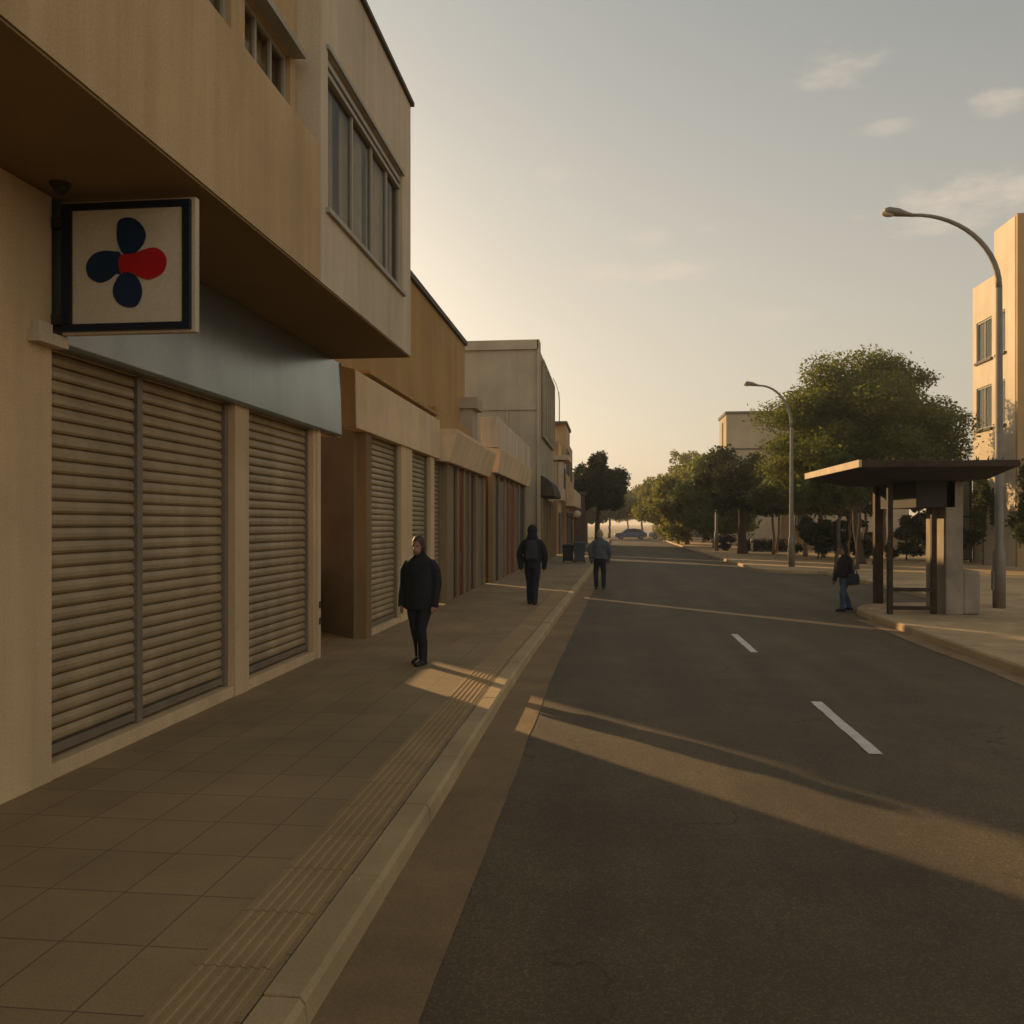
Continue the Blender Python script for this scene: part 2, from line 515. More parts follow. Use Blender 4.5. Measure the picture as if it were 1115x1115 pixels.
bm_prism(bm, [(60, KR[0][1]), (60, KR[-1][1])] + inner[::-1], .001, Z)
struct('pavement', bm, PAVE_R)
bm = bmesh.new()
for p, q in zip(KR, KR[1:]):
    if (Vector(p) - Vector(q)).length > .05: stone(bm, q, p, .25, Z + .006, .008)
struct('kerb', bm, KERB)
bm = bmesh.new()
vs = []
y = -19.0
while y < 20:
    vs.append((bm.verts.new((5.64, y, .005)), bm.verts.new((5.30 - .02 * math.sin(y * 1.3) + rg.uniform(-.01, .01), y, .005)))); y += .3
for a, b in zip(vs, vs[1:]): bm.faces.new((a[1], a[0], b[0], b[1]))
struct('gutter', bm, GUT)

# centre line dashes
bm = bmesh.new()
y = 8.25
for k in range(2):
    x = 2.40 - .012 * (y - 8)
    vv = []
    for i in range(13):
        yy = y + 2.35 * i / 12
        vv.append((bm.verts.new((x - .06 + rg.uniform(-.006, .006), yy, .006)), bm.verts.new((x + .06 + rg.uniform(-.006, .006), yy, .006))))
    for a, b in zip(vv, vv[1:]): bm.faces.new((a[0], a[1], b[1], b[0]))
    y += 6.3 if k == 0 else 21
struct('road_marking', bm, LINE)

# ------------------------------------------------------------------ building details
def shutter(parent, X, y0, y1, z0, z1, pitch=.108, mat=SHUT):
    """roller shutter: curved slats"""
    bm = bmesh.new()
    n = int(round((z1 - z0) / pitch)); pitch = (z1 - z0) / n
    prof = []
    for i in range(n):
        zb = z0 + i * pitch
        for t, d in ((0, -.022), (.10, -.022), (.125, .014), (.30, .026), (.6, .024), (.9, .010), (.97, .006)):
            prof.append((X + d, zb + t * pitch))
    prof.append((X, z1))
    va = [bm.verts.new((x, y0, z)) for x, z in prof]; vb = [bm.verts.new((x, y1, z)) for x, z in prof]
    for i in range(len(prof) - 1): bm.faces.new((va[i], va[i + 1], vb[i + 1], vb[i]))
    s = obj('roller_shutter', bm, mat, parent)
    bm = bmesh.new()
    bm_box(bm, X - .02, X + .045, y0 + .02, y1 - .02, z0 - .075, z0 - .002)
    obj('bottom_bar', bm, RAIL, s, bevel=.006)
    return s


def rail(parent, X0, X1, y0, y1, z0, z1, name='guide_rail'):
    bm = bmesh.new(); bm_box(bm, X0, X1, y0, y1, z0, z1); return obj(name, bm, RAIL, parent, bevel=.005)


def window(parent, X, y0, y1, z0, z1, mull, side=1, fw=.05, curtain=True, box=.0, cmat=None, fmat=None):
    """street facing window set in a wall plane x=X: frame, one pane, a curtain behind"""
    bm = bmesh.new()
    Xa, Xb = X - side * .11, X - side * .05
    lo, hi = min(Xa, Xb), max(Xa, Xb)
    bm_box(bm, lo, hi, y0, y1, z0, z0 + fw); bm_box(bm, lo, hi, y0, y1, z1 - fw - box, z1)
    for yy in (y0, y1 - fw): bm_box(bm, lo, hi, yy, yy + fw, z0 + fw, z1 - fw - box)
    for m_ in mull: bm_box(bm, lo + .004, hi - .004, m_ - fw * .45, m_ + fw * .45, z0 + fw, z1 - fw - box)
    f = obj('window', bm, fmat or FRAME, parent)
    bm = bmesh.new()
    bm_box(bm, (lo + hi) / 2 - .004, (lo + hi) / 2 + .004, y0 + .01, y1 - .01, z0 + .01, z1 - .01 - box)
    obj('pane', bm, GLASS, f)
    if curtain:
        bm = bmesh.new()
        n = int((y1 - y0) / .02)
        Xc = X - side * .17
        a = []
        for i in range(n + 1):
            yy = y0 - .02 + (y1 - y0 + .04) * i / n
            d = .022 * math.sin(yy * 46) + .012 * math.sin(yy * 19 + 1)
            a.append((bm.verts.new((Xc + d, yy, z0 - .02)), bm.verts.new((Xc + d, yy, z1 + .02))))
        for i, (p, q) in enumerate(zip(a, a[1:])):
            if math.sin((y0 + i * .02) * 5.3) > .86: continue
            bm.faces.new((p[0], p[1], q[1], q[0]))
        obj('curtain', bm, cmat or CURT, f, True)
    return f


# ------------------------------------------------------------------ first building: overhanging storey over closed shops
b1 = thing('shop_building', (-4.3, 6, Z), 'nearest tan building with pale overhanging upper storey and three closed shutters', 'building')
GX = -4.25
bm = bmesh.new()
bm_prism(bm, [(-4.56, -12), (-4.56, 12.30), (-9.5, 12.30 + 4.94 * -SKEW[1] / SKEW[0] * 1.02), (-9.5, -12)], .02, 4.595)   # body behind the shutters, its end slanted to let sunlight past
bm_box(bm, -4.56, GX, -12, 6.235, .02, 4.595)                     # end pier
bm_box(bm, -4.56, GX, 9.52, 9.90, .02, 3.46)                     # pier between the shops
bm_box(bm, -4.56, GX - .02, 12.21, 12.30, .02, 3.46)
bm_box(bm, -4.56, -4.36, 6.24, 13.28, 3.46, 4.595)               # wall behind the fascia
obj('wall', bm, TAN_PIER, b1)
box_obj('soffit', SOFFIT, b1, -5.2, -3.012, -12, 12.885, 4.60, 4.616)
bm = bmesh.new(); bm_box(bm, -4.5, GX + .01, 12.305, 12.44, .02, 3.46); obj('column', bm, TAN_PIER, b1)
for zz in (.62, .86): box_obj('meter_box', DARKMET, b1, GX + .01, GX + .022, 12.36, 12.425, zz, zz + .1)
bm = bmesh.new()
bm_box(bm, -4.558, GX - .012, 6.24, 9.515, .02, .25)
bm_box(bm, -4.558, GX - .012, 9.905, 12.205, .02, .25)
obj('door_sill', bm, TAN_PIER, b1, bevel=.008)
SX = -4.40
shutter(b1, SX, 6.26, 7.62, .36, 3.45)
shutter(b1, SX, 7.72, 9.44, .36, 3.45)
shutter(b1, SX, 9.99, 12.15, .36, 3.45)
rail(b1, -4.555, -4.345, 7.625, 7.715, .251, 3.455)
rail(b1, -4.555, -4.335, 9.445, 9.515, .251, 3.455)
rail(b1, -4.555, -4.335, 9.905, 9.985, .251, 3.455)
rail(b1, -4.555, -4.345, 12.155, 12.205, .251, 3.455)
# fascia: a metal panel with a rolled end
bm = bmesh.new()
prof = [(-4.355, 3.465), (-4.19, 3.455), (-4.165, 3.475), (-4.18, 4.0), (-4.20, 4.597), (-4.355, 4.597)]
bm_profile_y(bm, prof, 6.30, 13.22)
obj('fascia', bm, BLUEG, b1, bevel=.01)
bm = bmesh.new(); bm_box(bm, -4.248, -4.15, 5.95, 6.295, 3.44, 3.525); bm_box(bm, -4.248, -4.19, 6.0, 6.16, 3.53, 3.60); obj('ledge', bm, TAN_PALE, b1)
bm = bmesh.new(); bm_tube(bm, [(-4.20, 13.232, z) for z in (3.44, 4.0, 4.597)], .022, 8); obj('end_trim', bm, RAIL, b1)
# upper storey
OX = -3.0
bm = bmesh.new(); bm_box(bm, -10.5, OX, -12, 8.795, 4.62, 6.03); obj('spandrel', bm, TAN, b1)
bm = bmesh.new()
RX = -3.26
HB = [(7.5, 8.62, 6.16, 6.88), (5.2, 7.22, 6.16, 6.88), (1.5, 4.0, 6.16, 6.88)]
wall_holes(bm, RX, -12, 8.795, 6.03, 8.40, HB, .2)
bm_box(bm, -10.5, RX - .42, -12, 8.795, 6.031, 8.40)
bm_box(bm, RX - .419, RX - .001, -12, 8.795, 8.30, 8.399)
obj('upper_wall', bm, TAN, b1)
for (ya, yb, za, zb) in HB:
    w = window(b1, RX, ya, yb, za, zb, [ya + (yb - ya) * .33, ya + (yb - ya) * .66], cmat=CURT)
    bm = bmesh.new()
    bm_profile_y(bm, [(RX + .001, zb), (RX + .15, zb - .01), (RX + .15, zb + .05), (RX + .001, zb + .10)], ya - .07, yb + .05)
    obj('hood', bm, FRAME, w)
bm = bmesh.new()
BH = (9.03, 12.37, 5.46, 7.14)
wall_holes(bm, OX, 8.797, 12.9, 4.619, 8.40, [BH], .24)
for q in (((OX, 8.797, 4.619), (OX, 8.797, 8.4), (-10.5, 8.797, 8.4), (-10.5, 8.797, 4.619)),
          ((OX, 8.797, 4.619), (-10.5, 8.797, 4.619), (-10.5, 12.9, 4.619), (OX, 12.9, 4.619)), ((OX, 8.797, 8.4), (OX, 12.9, 8.4), (-10.5, 12.9, 8.4), (-10.5, 8.797, 8.4))):
    bm.faces.new([bm.verts.new(p) for p in q])
bmesh.ops.remove_doubles(bm, verts=bm.verts, dist=1e-4)
bm_box(bm, -3.6, -3.45, 8.85, 12.85, 5.0, 7.6)
obj('upper_bay', bm, TAN_PALE, b1)
box_obj('end_wall', M('shade_toned_wall', (.185, .13, .068), .95), b1, -10.5, OX - .001, 12.80, 12.901, 4.62, 8.399)  # end face coloured dark to hold down its sunlit bounce
w = window(b1, OX, *BH, [10.1, 10.95, 11.7], box=.12)
bm = bmesh.new()
bm_box(bm, OX - .13, OX - .02, 9.05, 12.35, 7.02, 7.08)
bm_box(bm, OX - .13, OX - .03, 9.05, 12.35, 6.93, 6.98)
bm_box(bm, OX + .001, OX + .03, 8.98, 12.42, 7.141, 7.19)
obj('blind_box', bm, FRAME, w)
bm = bmesh.new()
bm_box(bm, OX + .001, OX + .045, 8.96, 12.44, 5.40, 5.455)
obj('sill', bm, FRAME, w)
box_obj('coping', COPING, b1, -10.6, OX + .05, 8.75, 12.95, 8.401, 8.46)
box_obj('coping', COPING, b1, -10.6, RX + .05, -12.05, 8.745, 8.401, 8.46)

# sign that hangs off the pier, facing down the street towards the viewer
sg = thing('shop_sign', (-3.62, 6.22, 3.53), 'square hanging shop sign with four petals, three navy and one red, in a dark frame', 'sign')
CREAM = M('sign_face', (.56, .47, .34), .6, .08, 2, 0, .02, 60)
NAVY = M('sign_navy', (.006, .022, .055), .5, .15, 3, 0, .02, 60)
REDP = M('sign_red', (.42, .008, .010), .45, .1, 3, 0, .02, 60)
NAVYF = M('sign_frame_navy', (.008, .012, .02), .45, .15, 3, 0, .02, 60)
sx0, sx1, sz0, sz1, sy0, sy1 = -4.155, -3.085, 3.535, 4.545, 6.20, 6.28
bm = bmesh.new(); bm_box(bm, sx0, sx1, sy0 + .02, sy1, sz0, sz1); obj('case', bm, TAN_PALE, sg, bevel=.006)
bm = bmesh.new()
for (a, b, c, d) in ((sx0 + .008, sx1 - .03, sz1 - .075, sz1 - .022), (sx0 + .008, sx1 - .03, sz0 + .02, sz0 + .075)):
    bm_box(bm, a, b, sy0 - .012, sy0 + .018, c, d)
bm_box(bm, sx0 + .008, sx0 + .095, sy0 - .012, sy0 + .018, sz0 + .0755, sz1 - .0755)
bm_box(bm, sx1 - .095, sx1 - .03, sy0 - .012, sy0 + .018, sz0 + .0755, sz1 - .0755)
obj('frame', bm, NAVYF, sg, bevel=.004)
bm = bmesh.new(); bm_box(bm, sx0 + .096, sx1 - .096, sy0 + .004, sy0 + .019, sz0 + .076, sz1 - .076); obj('panel', bm, CREAM, sg)


def petal(name, mat, pts, y):
    """closed smooth outline in sign fractions (u right, v down) as a thin plate"""
    n = len(pts); out = []
    for i in range(n):
        p0, p1, p2, p3 = (Vector(pts[(i + k) % n]) for k in (-1, 0, 1, 2))
        for t in (0, .2, .4, .6, .8):
            out.append(.5 * ((2 * p1) + (-p0 + p2) * t + (2 * p0 - 5 * p1 + 4 * p2 - p3) * t * t + (-p0 + 3 * p1 - 3 * p2 + p3) * t ** 3))
    bm = bmesh.new()
    P = [(sx0 + (sx1 - sx0) * q.x, sz1 - (sz1 - sz0) * q.y) for q in out]
    a = [bm.verts.new((x, y, z)) for x, z in P]; c = [bm.verts.new((x, sy0 + .0035, z)) for x, z in P]
    bm.faces.new(a); bm.faces.new(c[::-1])
    for i in range(len(P)): bm.faces.new((a[i], c[i], c[(i + 1) % len(P)], a[(i + 1) % len(P)]))
    obj(name, bm, mat, sg)


def fr(L): return [((x - 108) / (928 - 108), (y - 222) / (1020 - 222)) for x, y in L]


petal('petal', NAVY, fr([(470, 350), (535, 335), (595, 365), (632, 430), (618, 495), (560, 552), (500, 552), (466, 490), (458, 415)]), sy0 - .004)
petal('petal', NAVY, fr([(480, 548), (440, 533), (375, 527), (310, 548), (270, 610), (285, 680), (350, 716), (410, 700), (450, 668), (482, 662)]), sy0 - .003)
petal('petal', NAVY, fr([(480, 672), (530, 662), (575, 685), (605, 740), (608, 800), (575, 862), (505, 864), (455, 830), (433, 770), (450, 710)]), sy0 - .004)
petal('petal', REDP, fr([(470, 600), (490, 556), (560, 552), (620, 530), (690, 520), (740, 550), (760, 605), (735, 670), (660, 706), (600, 692), (540, 662), (485, 660)]), sy0 - .008)
for zz in (3.62, 4.36): box_obj('bracket', DARKMET, sg, -4.249, -4.156, 6.225, 6.275, zz, zz + .08)

cv = thing('security_camera', (-4.02, 6.0, 4.6), 'small dark dome camera under the overhang above the petal sign', 'camera')
bm = bmesh.new(); bm_rings(bm, [(-4.02, 6.0, 4.618, .075, .075), (-4.02, 6.0, 4.585, .075, .075), (-4.02, 6.0, 4.57, .06, .06)], 16); obj('mount', bm, RUST, cv)
bm = bmesh.new(); bm_ball(bm, (-4.02, 6.0, 4.565), .05); obj('dome', bm, DARKMET, cv, True)

# ------------------------------------------------------------------ second building
b2 = thing('shop_building', (-4.2, 17.6, Z), 'brown two storey building with tall blank upper wall above beige shop fascia', 'building')
bm = bmesh.new()
bm_prism(bm, plot(-4.36, 14.52, 20.85, 6, True, True), .02, 4.70)
for (a, b) in ((17.02, 18.00), (19.86, 20.32)): bm_box(bm, -4.358, -4.15, a, b, .02, 3.66)
obj('wall', bm, TAN_PIER, b2)
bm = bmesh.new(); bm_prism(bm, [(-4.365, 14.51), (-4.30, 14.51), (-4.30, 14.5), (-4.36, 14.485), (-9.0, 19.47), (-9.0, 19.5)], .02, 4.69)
obj('shade_facing', bm, M('shade_toned_wall', (.185, .13, .068), .95), b2)  # thin dark slab: shade of the gap put into the wall colour
bm = bmesh.new(); bm_prism(bm, [(-5.55, 13.4), (-5.4, 13.23), (-5.4, 15.68), (-5.55, 15.84)], .02, 1.3); obj('sun_blocker', bm, STONE, b2)  # unseen low wall added across the gap to cut the sunlit patch
box_obj('end_pier', M('shade_toned_pier', (.22, .135, .06), .9, .15, .7, .2), b2, -4.358, -4.15, 14.515, 14.86, .02, 3.66)  # pier colour darkened to offset bounced sunlight in the gap
bm = bmesh.new()
pl = plot(-4.7, 14.6, 27.9, 5.6, True, True)
bm_prism(bm, pl, 4.72, 7.86)
obj('upper_wall', bm, OCHRE, b2)
bm = bmesh.new(); bm_prism(bm, [(-4.62, 14.72), (-4.62, 27.98), (-4.9, 28.1), (-4.9, 15.1)], 7.862, 8.0); obj('coping', bm, COPING, b2)
bm = bmesh.new(); bm_profile_y(bm, [(-4.355, 3.665), (-4.10, 3.655), (-4.12, 4.60), (-4.355, 4.66)], 13.80, 20.80); obj('fascia', bm, FASCIA, b2, bevel=.012)
bm = bmesh.new(); bm_profile_y(bm, [(-4.36, 3.66), (-4.11, 3.65), (-4.13, 4.60), (-4.36, 4.66)], 13.75, 13.797); obj('shade_cap', bm, M('shade_toned_wall', (.185, .13, .068), .95), b2)  # dark cap added over the fascia end, shade put into its colour
bm = bmesh.new(); bm_box(bm, -4.69, -4.36, 20.82, 21.2, 3.0, 4.66); bm_box(bm, -4.69, -4.15, 14.76, 20.8, 4.705, 4.76); obj('ledge', bm, OCHRE, b2)
for (a, b) in ((14.87, 17.0), (18.02, 19.84), (20.34, 21.5)):
    shutter(b2, -4.30, a + .07, b - .07, .33, 3.65)
    rail(b2, -4.355, -4.22, a, a + .06, .24, 3.65); rail(b2, -4.355, -4.22, b - .06, b, .24, 3.65)
bm = bmesh.new()
for (a, b) in ((14.862, 17.018), (18.002, 19.858)): bm_box(bm, -4.357, -4.17, a, b, .02, .235)
obj('door_sill', bm, TAN_PIER, b2)

# ------------------------------------------------------------------ third: low shops with sloping canopy
b3 = thing('shop_building', (-4.0, 25, Z), 'low shop row with flared beige canopy and red doors between pilasters', 'building')
DK = M('dark_door', (.035, .032, .03), .5, .2, 2, .1, .05, 50)
REDD = M('red_door', (.15, .016, .008), .5, .15, 2, .1, .05, 50)
ORED = M('rust_red_door', (.20, .045, .016), .55, .15, 2, .1, .05, 50)
BRD = M('brown_door', (.14, .095, .055), .6, .2, 2, .15, .05, 50)
BLD = M('blue_black_door', (.014, .03, .045), .45, .2, 2, .1, .05, 50)
GRYD = M('grey_door', (.17, .15, .12), .55, .15, 2, .2, .05, 50)
bm = bmesh.new()
bm_prism(bm, plot(-4.28, 21.52, 28.2, 5, True, True), .02, 4.25)
for (a, b) in ((21.5, 22.35), (22.95, 23.2), (23.95, 24.3), (24.95, 25.2), (26.1, 26.7), (27.7, 28.18)): bm_box(bm, -4.278, -4.06, a, b, .02, 3.62)
obj('wall', bm, M('umber_render', (.25, .165, .085), .9, .14, .7, .15, .15, 40), b3)
for (a, b, m_, X) in ((22.36, 22.94, BLD, -4.12), (23.21, 23.94, REDD, -4.09), (24.31, 24.94, BRD, -4.12), (25.21, 26.09, DK, -4.14), (26.71, 27.69, GRYD, -4.12)):
    bm = bmesh.new(); bm_box(bm, -4.276, X, a, b, .14, 3.55)
    d = obj('door', bm, m_, b3)
    bm = bmesh.new(); bm_box(bm, X + .001, X + .05, a + .06, a + .1, 1.05, 1.35); obj('handle', bm, RAIL, d)
bm = bmesh.new(); bm_profile_y(bm, [(-4.275, 3.63), (-3.92, 3.60), (-3.70, 4.32), (-3.70, 4.40), (-4.275, 4.40)], 20.86, 28.2); obj('canopy', bm, FASCIA, b3, bevel=.02)
bm = bmesh.new(); bm_box(bm, -4.6, -4.25, 20.9, 26.6, 4.405, 4.95); obj('parapet', bm, OCHRE, b3)
bm = bmesh.new(); bm_box(bm, -5.6, -4.3, 27.0, 28.0, 4.4, 5.7); bm_box(bm, -5.7, -4.15, 26.9, 28.1, 5.7, 6.05); obj('roof_box', bm, STONE, b3)

# fourth: taller parapet
b4 = thing('shop_building', (-3.8, 34, Z), 'low shop with tall pale parapet panel above a sloping beige canopy', 'building')
bm = bmesh.new()
bm_prism(bm, plot(-4.05, 28.75, 40.4, 5, True, True), .02, 4.5)
for (a, b) in ((28.72, 29.3), (30.2, 30.5), (31.9, 32.3), (33.4, 33.7), (35.2, 35.6), (37.0, 37.4), (39.4, 39.9)): bm_box(bm, -4.048, -3.88, a, b, .02, 3.8)
obj('wall', bm, M('umber_render', (.25, .165, .085), .9, .14, .7, .15, .15, 40), b4)
for (a, b, m_) in ((29.31, 30.19, DK), (30.51, 31.89, GRYD), (32.31, 33.39, ORED), (33.71, 35.19, ORED), (35.61, 36.99, BRD), (37.41, 39.39, DK)):
    box_obj('door', m_, b4, -4.046, -3.92, a, b, .14, 3.6)
bm = bmesh.new(); bm_profile_y(bm, [(-4.045, 3.82), (-3.74, 3.78), (-3.60, 4.58), (-4.045, 4.62)], 28.72, 40.3); obj('canopy', bm, FASCIA, b4, bevel=.02)
bm = bmesh.new(); bm_box(bm, -4.3, -3.72, 28.74, 40.32, 4.625, 5.65); obj('parapet', bm, TAN_PALE, b4, bevel=.02)

# fifth: tall block
b5 = thing('office_block', (-3.6, 47, Z), 'tall pale concrete block with vertical slatted window and blank side wall', 'building')
bm = bmesh.new()
bm_prism(bm, plot(-3.5, 41.7, 53.6, 7.2, False, True), .02, 10.7)
obj('wall', bm, STONE, b5)
bm = bmesh.new()
bm_box(bm, -10.8, -3.44, 41.56, 41.69, 10.45, 10.9); bm_box(bm, -10.7, -3.48, 41.62, 41.695, 7.55, 7.68)
bm_box(bm, -3.499, -3.40, 41.56, 42.5, .2, 10.9)
bm_box(bm, -5.0, -4.9, 41.64, 41.695, .2, 7.54)
obj('trim', bm, STONE, b5)
bm = bmesh.new(); bm_box(bm, -3.498, -3.46, 44.2, 52.4, 6.6, 10.3); w = obj('window', bm, DK, b5)
bm = bmesh.new()
for k in range(6): bm_box(bm, -3.459, -3.33, 44.2 + k * 1.6, 44.5 + k * 1.6, 6.6, 10.3)
bm_box(bm, -3.459, -3.36, 44.1, 52.5, 6.48, 6.6); bm_box(bm, -3.459, -3.36, 44.1, 52.5, 10.301, 10.42)
obj('slats', bm, STONE, w)
for i, (a, b, m_) in enumerate(((42.9, 43.9, BRD), (44.6, 46.0, GRYD), (46.8, 48.2, BRD), (49.0, 50.4, M('slate_door', (.10, .13, .14), .5)), (51.2, 52.6, DK))):
    box_obj('door', m_, b5, -3.498, -3.42, a, b, .14, 3.2)
for a in (42.52, 44.1, 46.2, 48.5, 50.7, 52.8): box_obj('pilaster', M('umber_render', (.25, .165, .085)), b5, -3.498, -3.30, a, a + .35, .02, 3.35)
# rounded dark awning
bm = bmesh.new()
n = 9
pr = [(-3.497, 3.45)] + [(-3.497 + .75 * math.sin(t * math.pi / 2 / n), 3.45 + 1.0 * math.cos(t * math.pi / 2 / n)) for t in range(n + 1)]
bm_profile_y(bm, pr, 42.55, 48.4)
tag(obj('awning', bm, M('awning_cloth', (.075, .055, .04), .95, .2, 2, .2, .1, 50)), 'dark rounded shop awning on the front of the tall concrete block', 'awning')

# sixth and seventh: small far buildings
b6 = thing('shop_building', (-3.3, 58, Z), 'narrow far tan building with projecting upper ledge beside the tall block', 'building')
bm = bmesh.new(); bm_prism(bm, plot(-3.35, 56.2, 59.6, 4.5, True, True), .02, 7.4); obj('wall', bm, TAN_PIER, b6)
bm = bmesh.new(); bm_box(bm, -4.4, -2.7, 56.1, 59.7, 6.2, 6.5); obj('ledge', bm, FASCIA, b6)
bm = bmesh.new(); bm_box(bm, -4.2, -3.05, 56.3, 59.4, 3.6, 6.1); obj('upper_bay', bm, TAN_PALE, b6)
bm = bmesh.new(); bm_box(bm, -3.048, -3.0, 56.9, 58.8, 4.4, 5.7); w = obj('window', bm, DK, b6)
for (a, b, m_) in ((56.4, 57.0, DK), (57.4, 59.0, GRYD)): box_obj('door', m_, b6, -3.348, -3.3, a, b, .14, 2.8)

b7 = thing('shop_building', (-3.0, 68, Z), 'farthest tan building in the left row with stepped roof and small upper windows', 'building')
bm = bmesh.new(); bm_prism(bm, plot(-3.1, 60.6, 74.0, 4.5, True, True), .02, 6.3)
bm_prism(bm, plot(-3.1, 60.6, 66.5, 4.0, True, True), 6.301, 9.0)
bm_prism(bm, plot(-3.1, 66.9, 71.0, 4.0, True, True), 6.301, 8.0)
obj('wall', bm, TAN, b7)
bm = bmesh.new(); bm_box(bm, -3.098, -2.5, 60.7, 73.5, 3.3, 4.5); obj('canopy', bm, FASCIA, b7, bevel=.05)
for (a, b, c, d) in ((61.5, 63.0, 5.6, 7.4), (64.2, 65.7, 5.6, 7.4), (67.5, 69.5, 5.4, 6.9)): box_obj('window', DK, b7, -3.098, -3.05, a, b, c, d)
for (a, b, m_) in ((61.5, 63.5, DK), (64.5, 66.5, BRD), (68.0, 71.0, DK)): box_obj('door', m_, b7, -3.098, -3.03, a, b, .14, 2.9)
bm = bmesh.new(); bm_box(bm, -4.2, -3.0, 60.5, 66.6, 9.001, 9.2); obj('coping', bm, COPING, b7)

bl = thing('wall_lamp', (-2.6, 64, 4.9), 'pale globe lamp on the front of the farthest building in the left row', 'lamp')
bm = bmesh.new(); bm_ball(bm, (-2.3, 60.4, 2.75), .26); obj('globe', bm, TAN_PALE, bl, True)
bm = bmesh.new(); bm_tube(bm, [(-3.09, 60.75, 2.7), (-2.7, 60.5, 2.45), (-2.3, 60.4, 2.49)], .035, 8); obj('bracket', bm, DARKMET, bl)

an = thing('roof_antenna', (-3.9, 63, 9.0), 'thin bent antenna rod on the roof of the farthest left building', 'antenna')
bm = bmesh.new(); bm_tube(bm, [(-3.7, 63, 9.0), (-3.7, 63, 11.0), (-3.75, 63, 11.6)], .04, 6); obj('mast', bm, DARKMET, an)
bm = bmesh.new(); bm_tube(bm, [(-3.75, 63, 11.55), (-3.9, 63, 12.1), (-4.15, 63, 12.6)], .022, 6); obj('whip', bm, DARKMET, an)

b8 = thing('brick_lodge', (-5, 82, Z), 'small dark brown flat roofed building across the side street on the left', 'building')
bm = bmesh.new(); bm_box(bm, -10, -2.3, 77, 88, .02, 4.6); obj('wall', bm, M('brown_brick', (.13, .08, .05), .9, .25, 2, .2, .2, 30), b8)
box_obj('roof', COPING, b8, -10.2, -2.1, 76.8, 88.2, 4.601, 4.85)
box_obj('door', DK, b8, -4.6, -3.4, 76.93, 76.998, .14, 2.6)

# ------------------------------------------------------------------ right hand buildings
r1 = thing('apartment_building', (20, 44, Z), 'sunlit cream apartment building with stepped roof at the right edge', 'building')
SUNW = M('cream_render', (.58, .48, .35), .9, .10, .5, .15, .12, 30)
X1 = 18.4
H1 = [(44.75, 46.55, 10.2, 12.2), (43.3, 44.2, 10.2, 12.2), (44.75, 46.55, 6.8, 8.9), (43.3, 44.2, 6.8, 8.9)]
H1 = [(a, b, c, d) for a, b, c, d in H1]
bm = bmesh.new()
wall_holes(bm, X1, 42.3, 47.0, .05, 14.1, H1, .25, -1)
bm_box(bm, X1 + .4, 34, 42.31, 47.0, .05, 14.1)
for q in (((X1, 42.3, .05), (X1 + .4, 42.3, .05), (X1 + .4, 42.3, 14.1), (X1, 42.3, 14.1)), ((X1, 47, .05), (X1 + .4, 47, .05), (X1 + .4, 47, 14.1), (X1, 47, 14.1)),
          ((X1, 42.3, 14.1), (X1, 47, 14.1), (X1 + .4, 47, 14.1), (X1 + .4, 42.3, 14.1))):
    bm.faces.new([bm.verts.new(p) for p in q])
bm_box(bm, X1, 34, 42.3, 44.5, 14.102, 16.2)
obj('wall', bm, SUNW, r1)
OCW = M('ochre_side', (.40, .26, .12), .9, .1, .5, .15, .1, 30)
box_obj('side_wall', OCW, r1, X1 + .02, 34, 42.1, 42.297, .05, 16.25)
GREYF = M('grey_frame', (.12, .115, .10), .5)
DKC = M('grey_blind', (.26, .25, .22), .8)
for i, (a, b, c, d) in enumerate(H1):
    w = window(r1, X1, a, b, c, d, [(a + b) / 2] if i % 2 == 0 else [], -1, .08, True, 0, DKC, GREYF)
    box_obj('sill', COPING, w, X1 - .10, X1 - .001, a - .08, b + .08, c - .12, c - .003)

pr_ = thing('entrance_porch', (17.8, 48, Z), 'green glazed entrance porch with railing left of the cream apartment building', 'porch')
GRN = M('green_glass', (.16, .17, .085), .25, .15, 1.5, .1, .02, 50, 0, .6)
bm = bmesh.new(); bm_box(bm, 17.3, 18.35, 47.1, 49.6, .2, 4.4); obj('glass_wall', bm, GRN, pr_)
bm = bmesh.new()
for x in (17.2, 17.55, 18.28): bm_box(bm, x, x + .09, 47.0, 47.095, .13, 4.5)
bm_box(bm, 17.2, 18.37, 47.0, 47.095, 4.41, 4.55); bm_box(bm, 17.2, 18.37, 47.02, 47.095, 2.4, 2.5)
obj('frame', bm, DARKMET, pr_)
bm = bmesh.new()
for k in range(9): bm_box(bm, 16.9 + k * .17, 16.93 + k * .17, 46.6, 46.63, .13, 1.6)
bm_box(bm, 16.88, 18.3, 46.59, 46.64, 1.6, 1.66); bm_box(bm, 16.88, 18.3, 46.59, 46.64, .25, .29)
obj('railing', bm, DARKMET, pr_)

r2 = thing('office_block', (16, 84, Z), 'far plain concrete block rising behind the trees on the right', 'building')
bm = bmesh.new(); bm_box(bm, 10.3, 26, 80, 85, .05, 11.9); obj('wall', bm, STONE, r2)
bm = bmesh.new(); bm_box(bm, 10.2, 26.1, 79.9, 85.1, 11.901, 12.15); bm_box(bm, 10.9, 26.05, 79.93, 79.998, 8.7, 8.85); obj('coping', bm, COPING, r2)
bm = bmesh.new(); bm_box(bm, 10.22, 10.297, 82.2, 82.9, 1, 11.4); obj('window', bm, DK, r2)

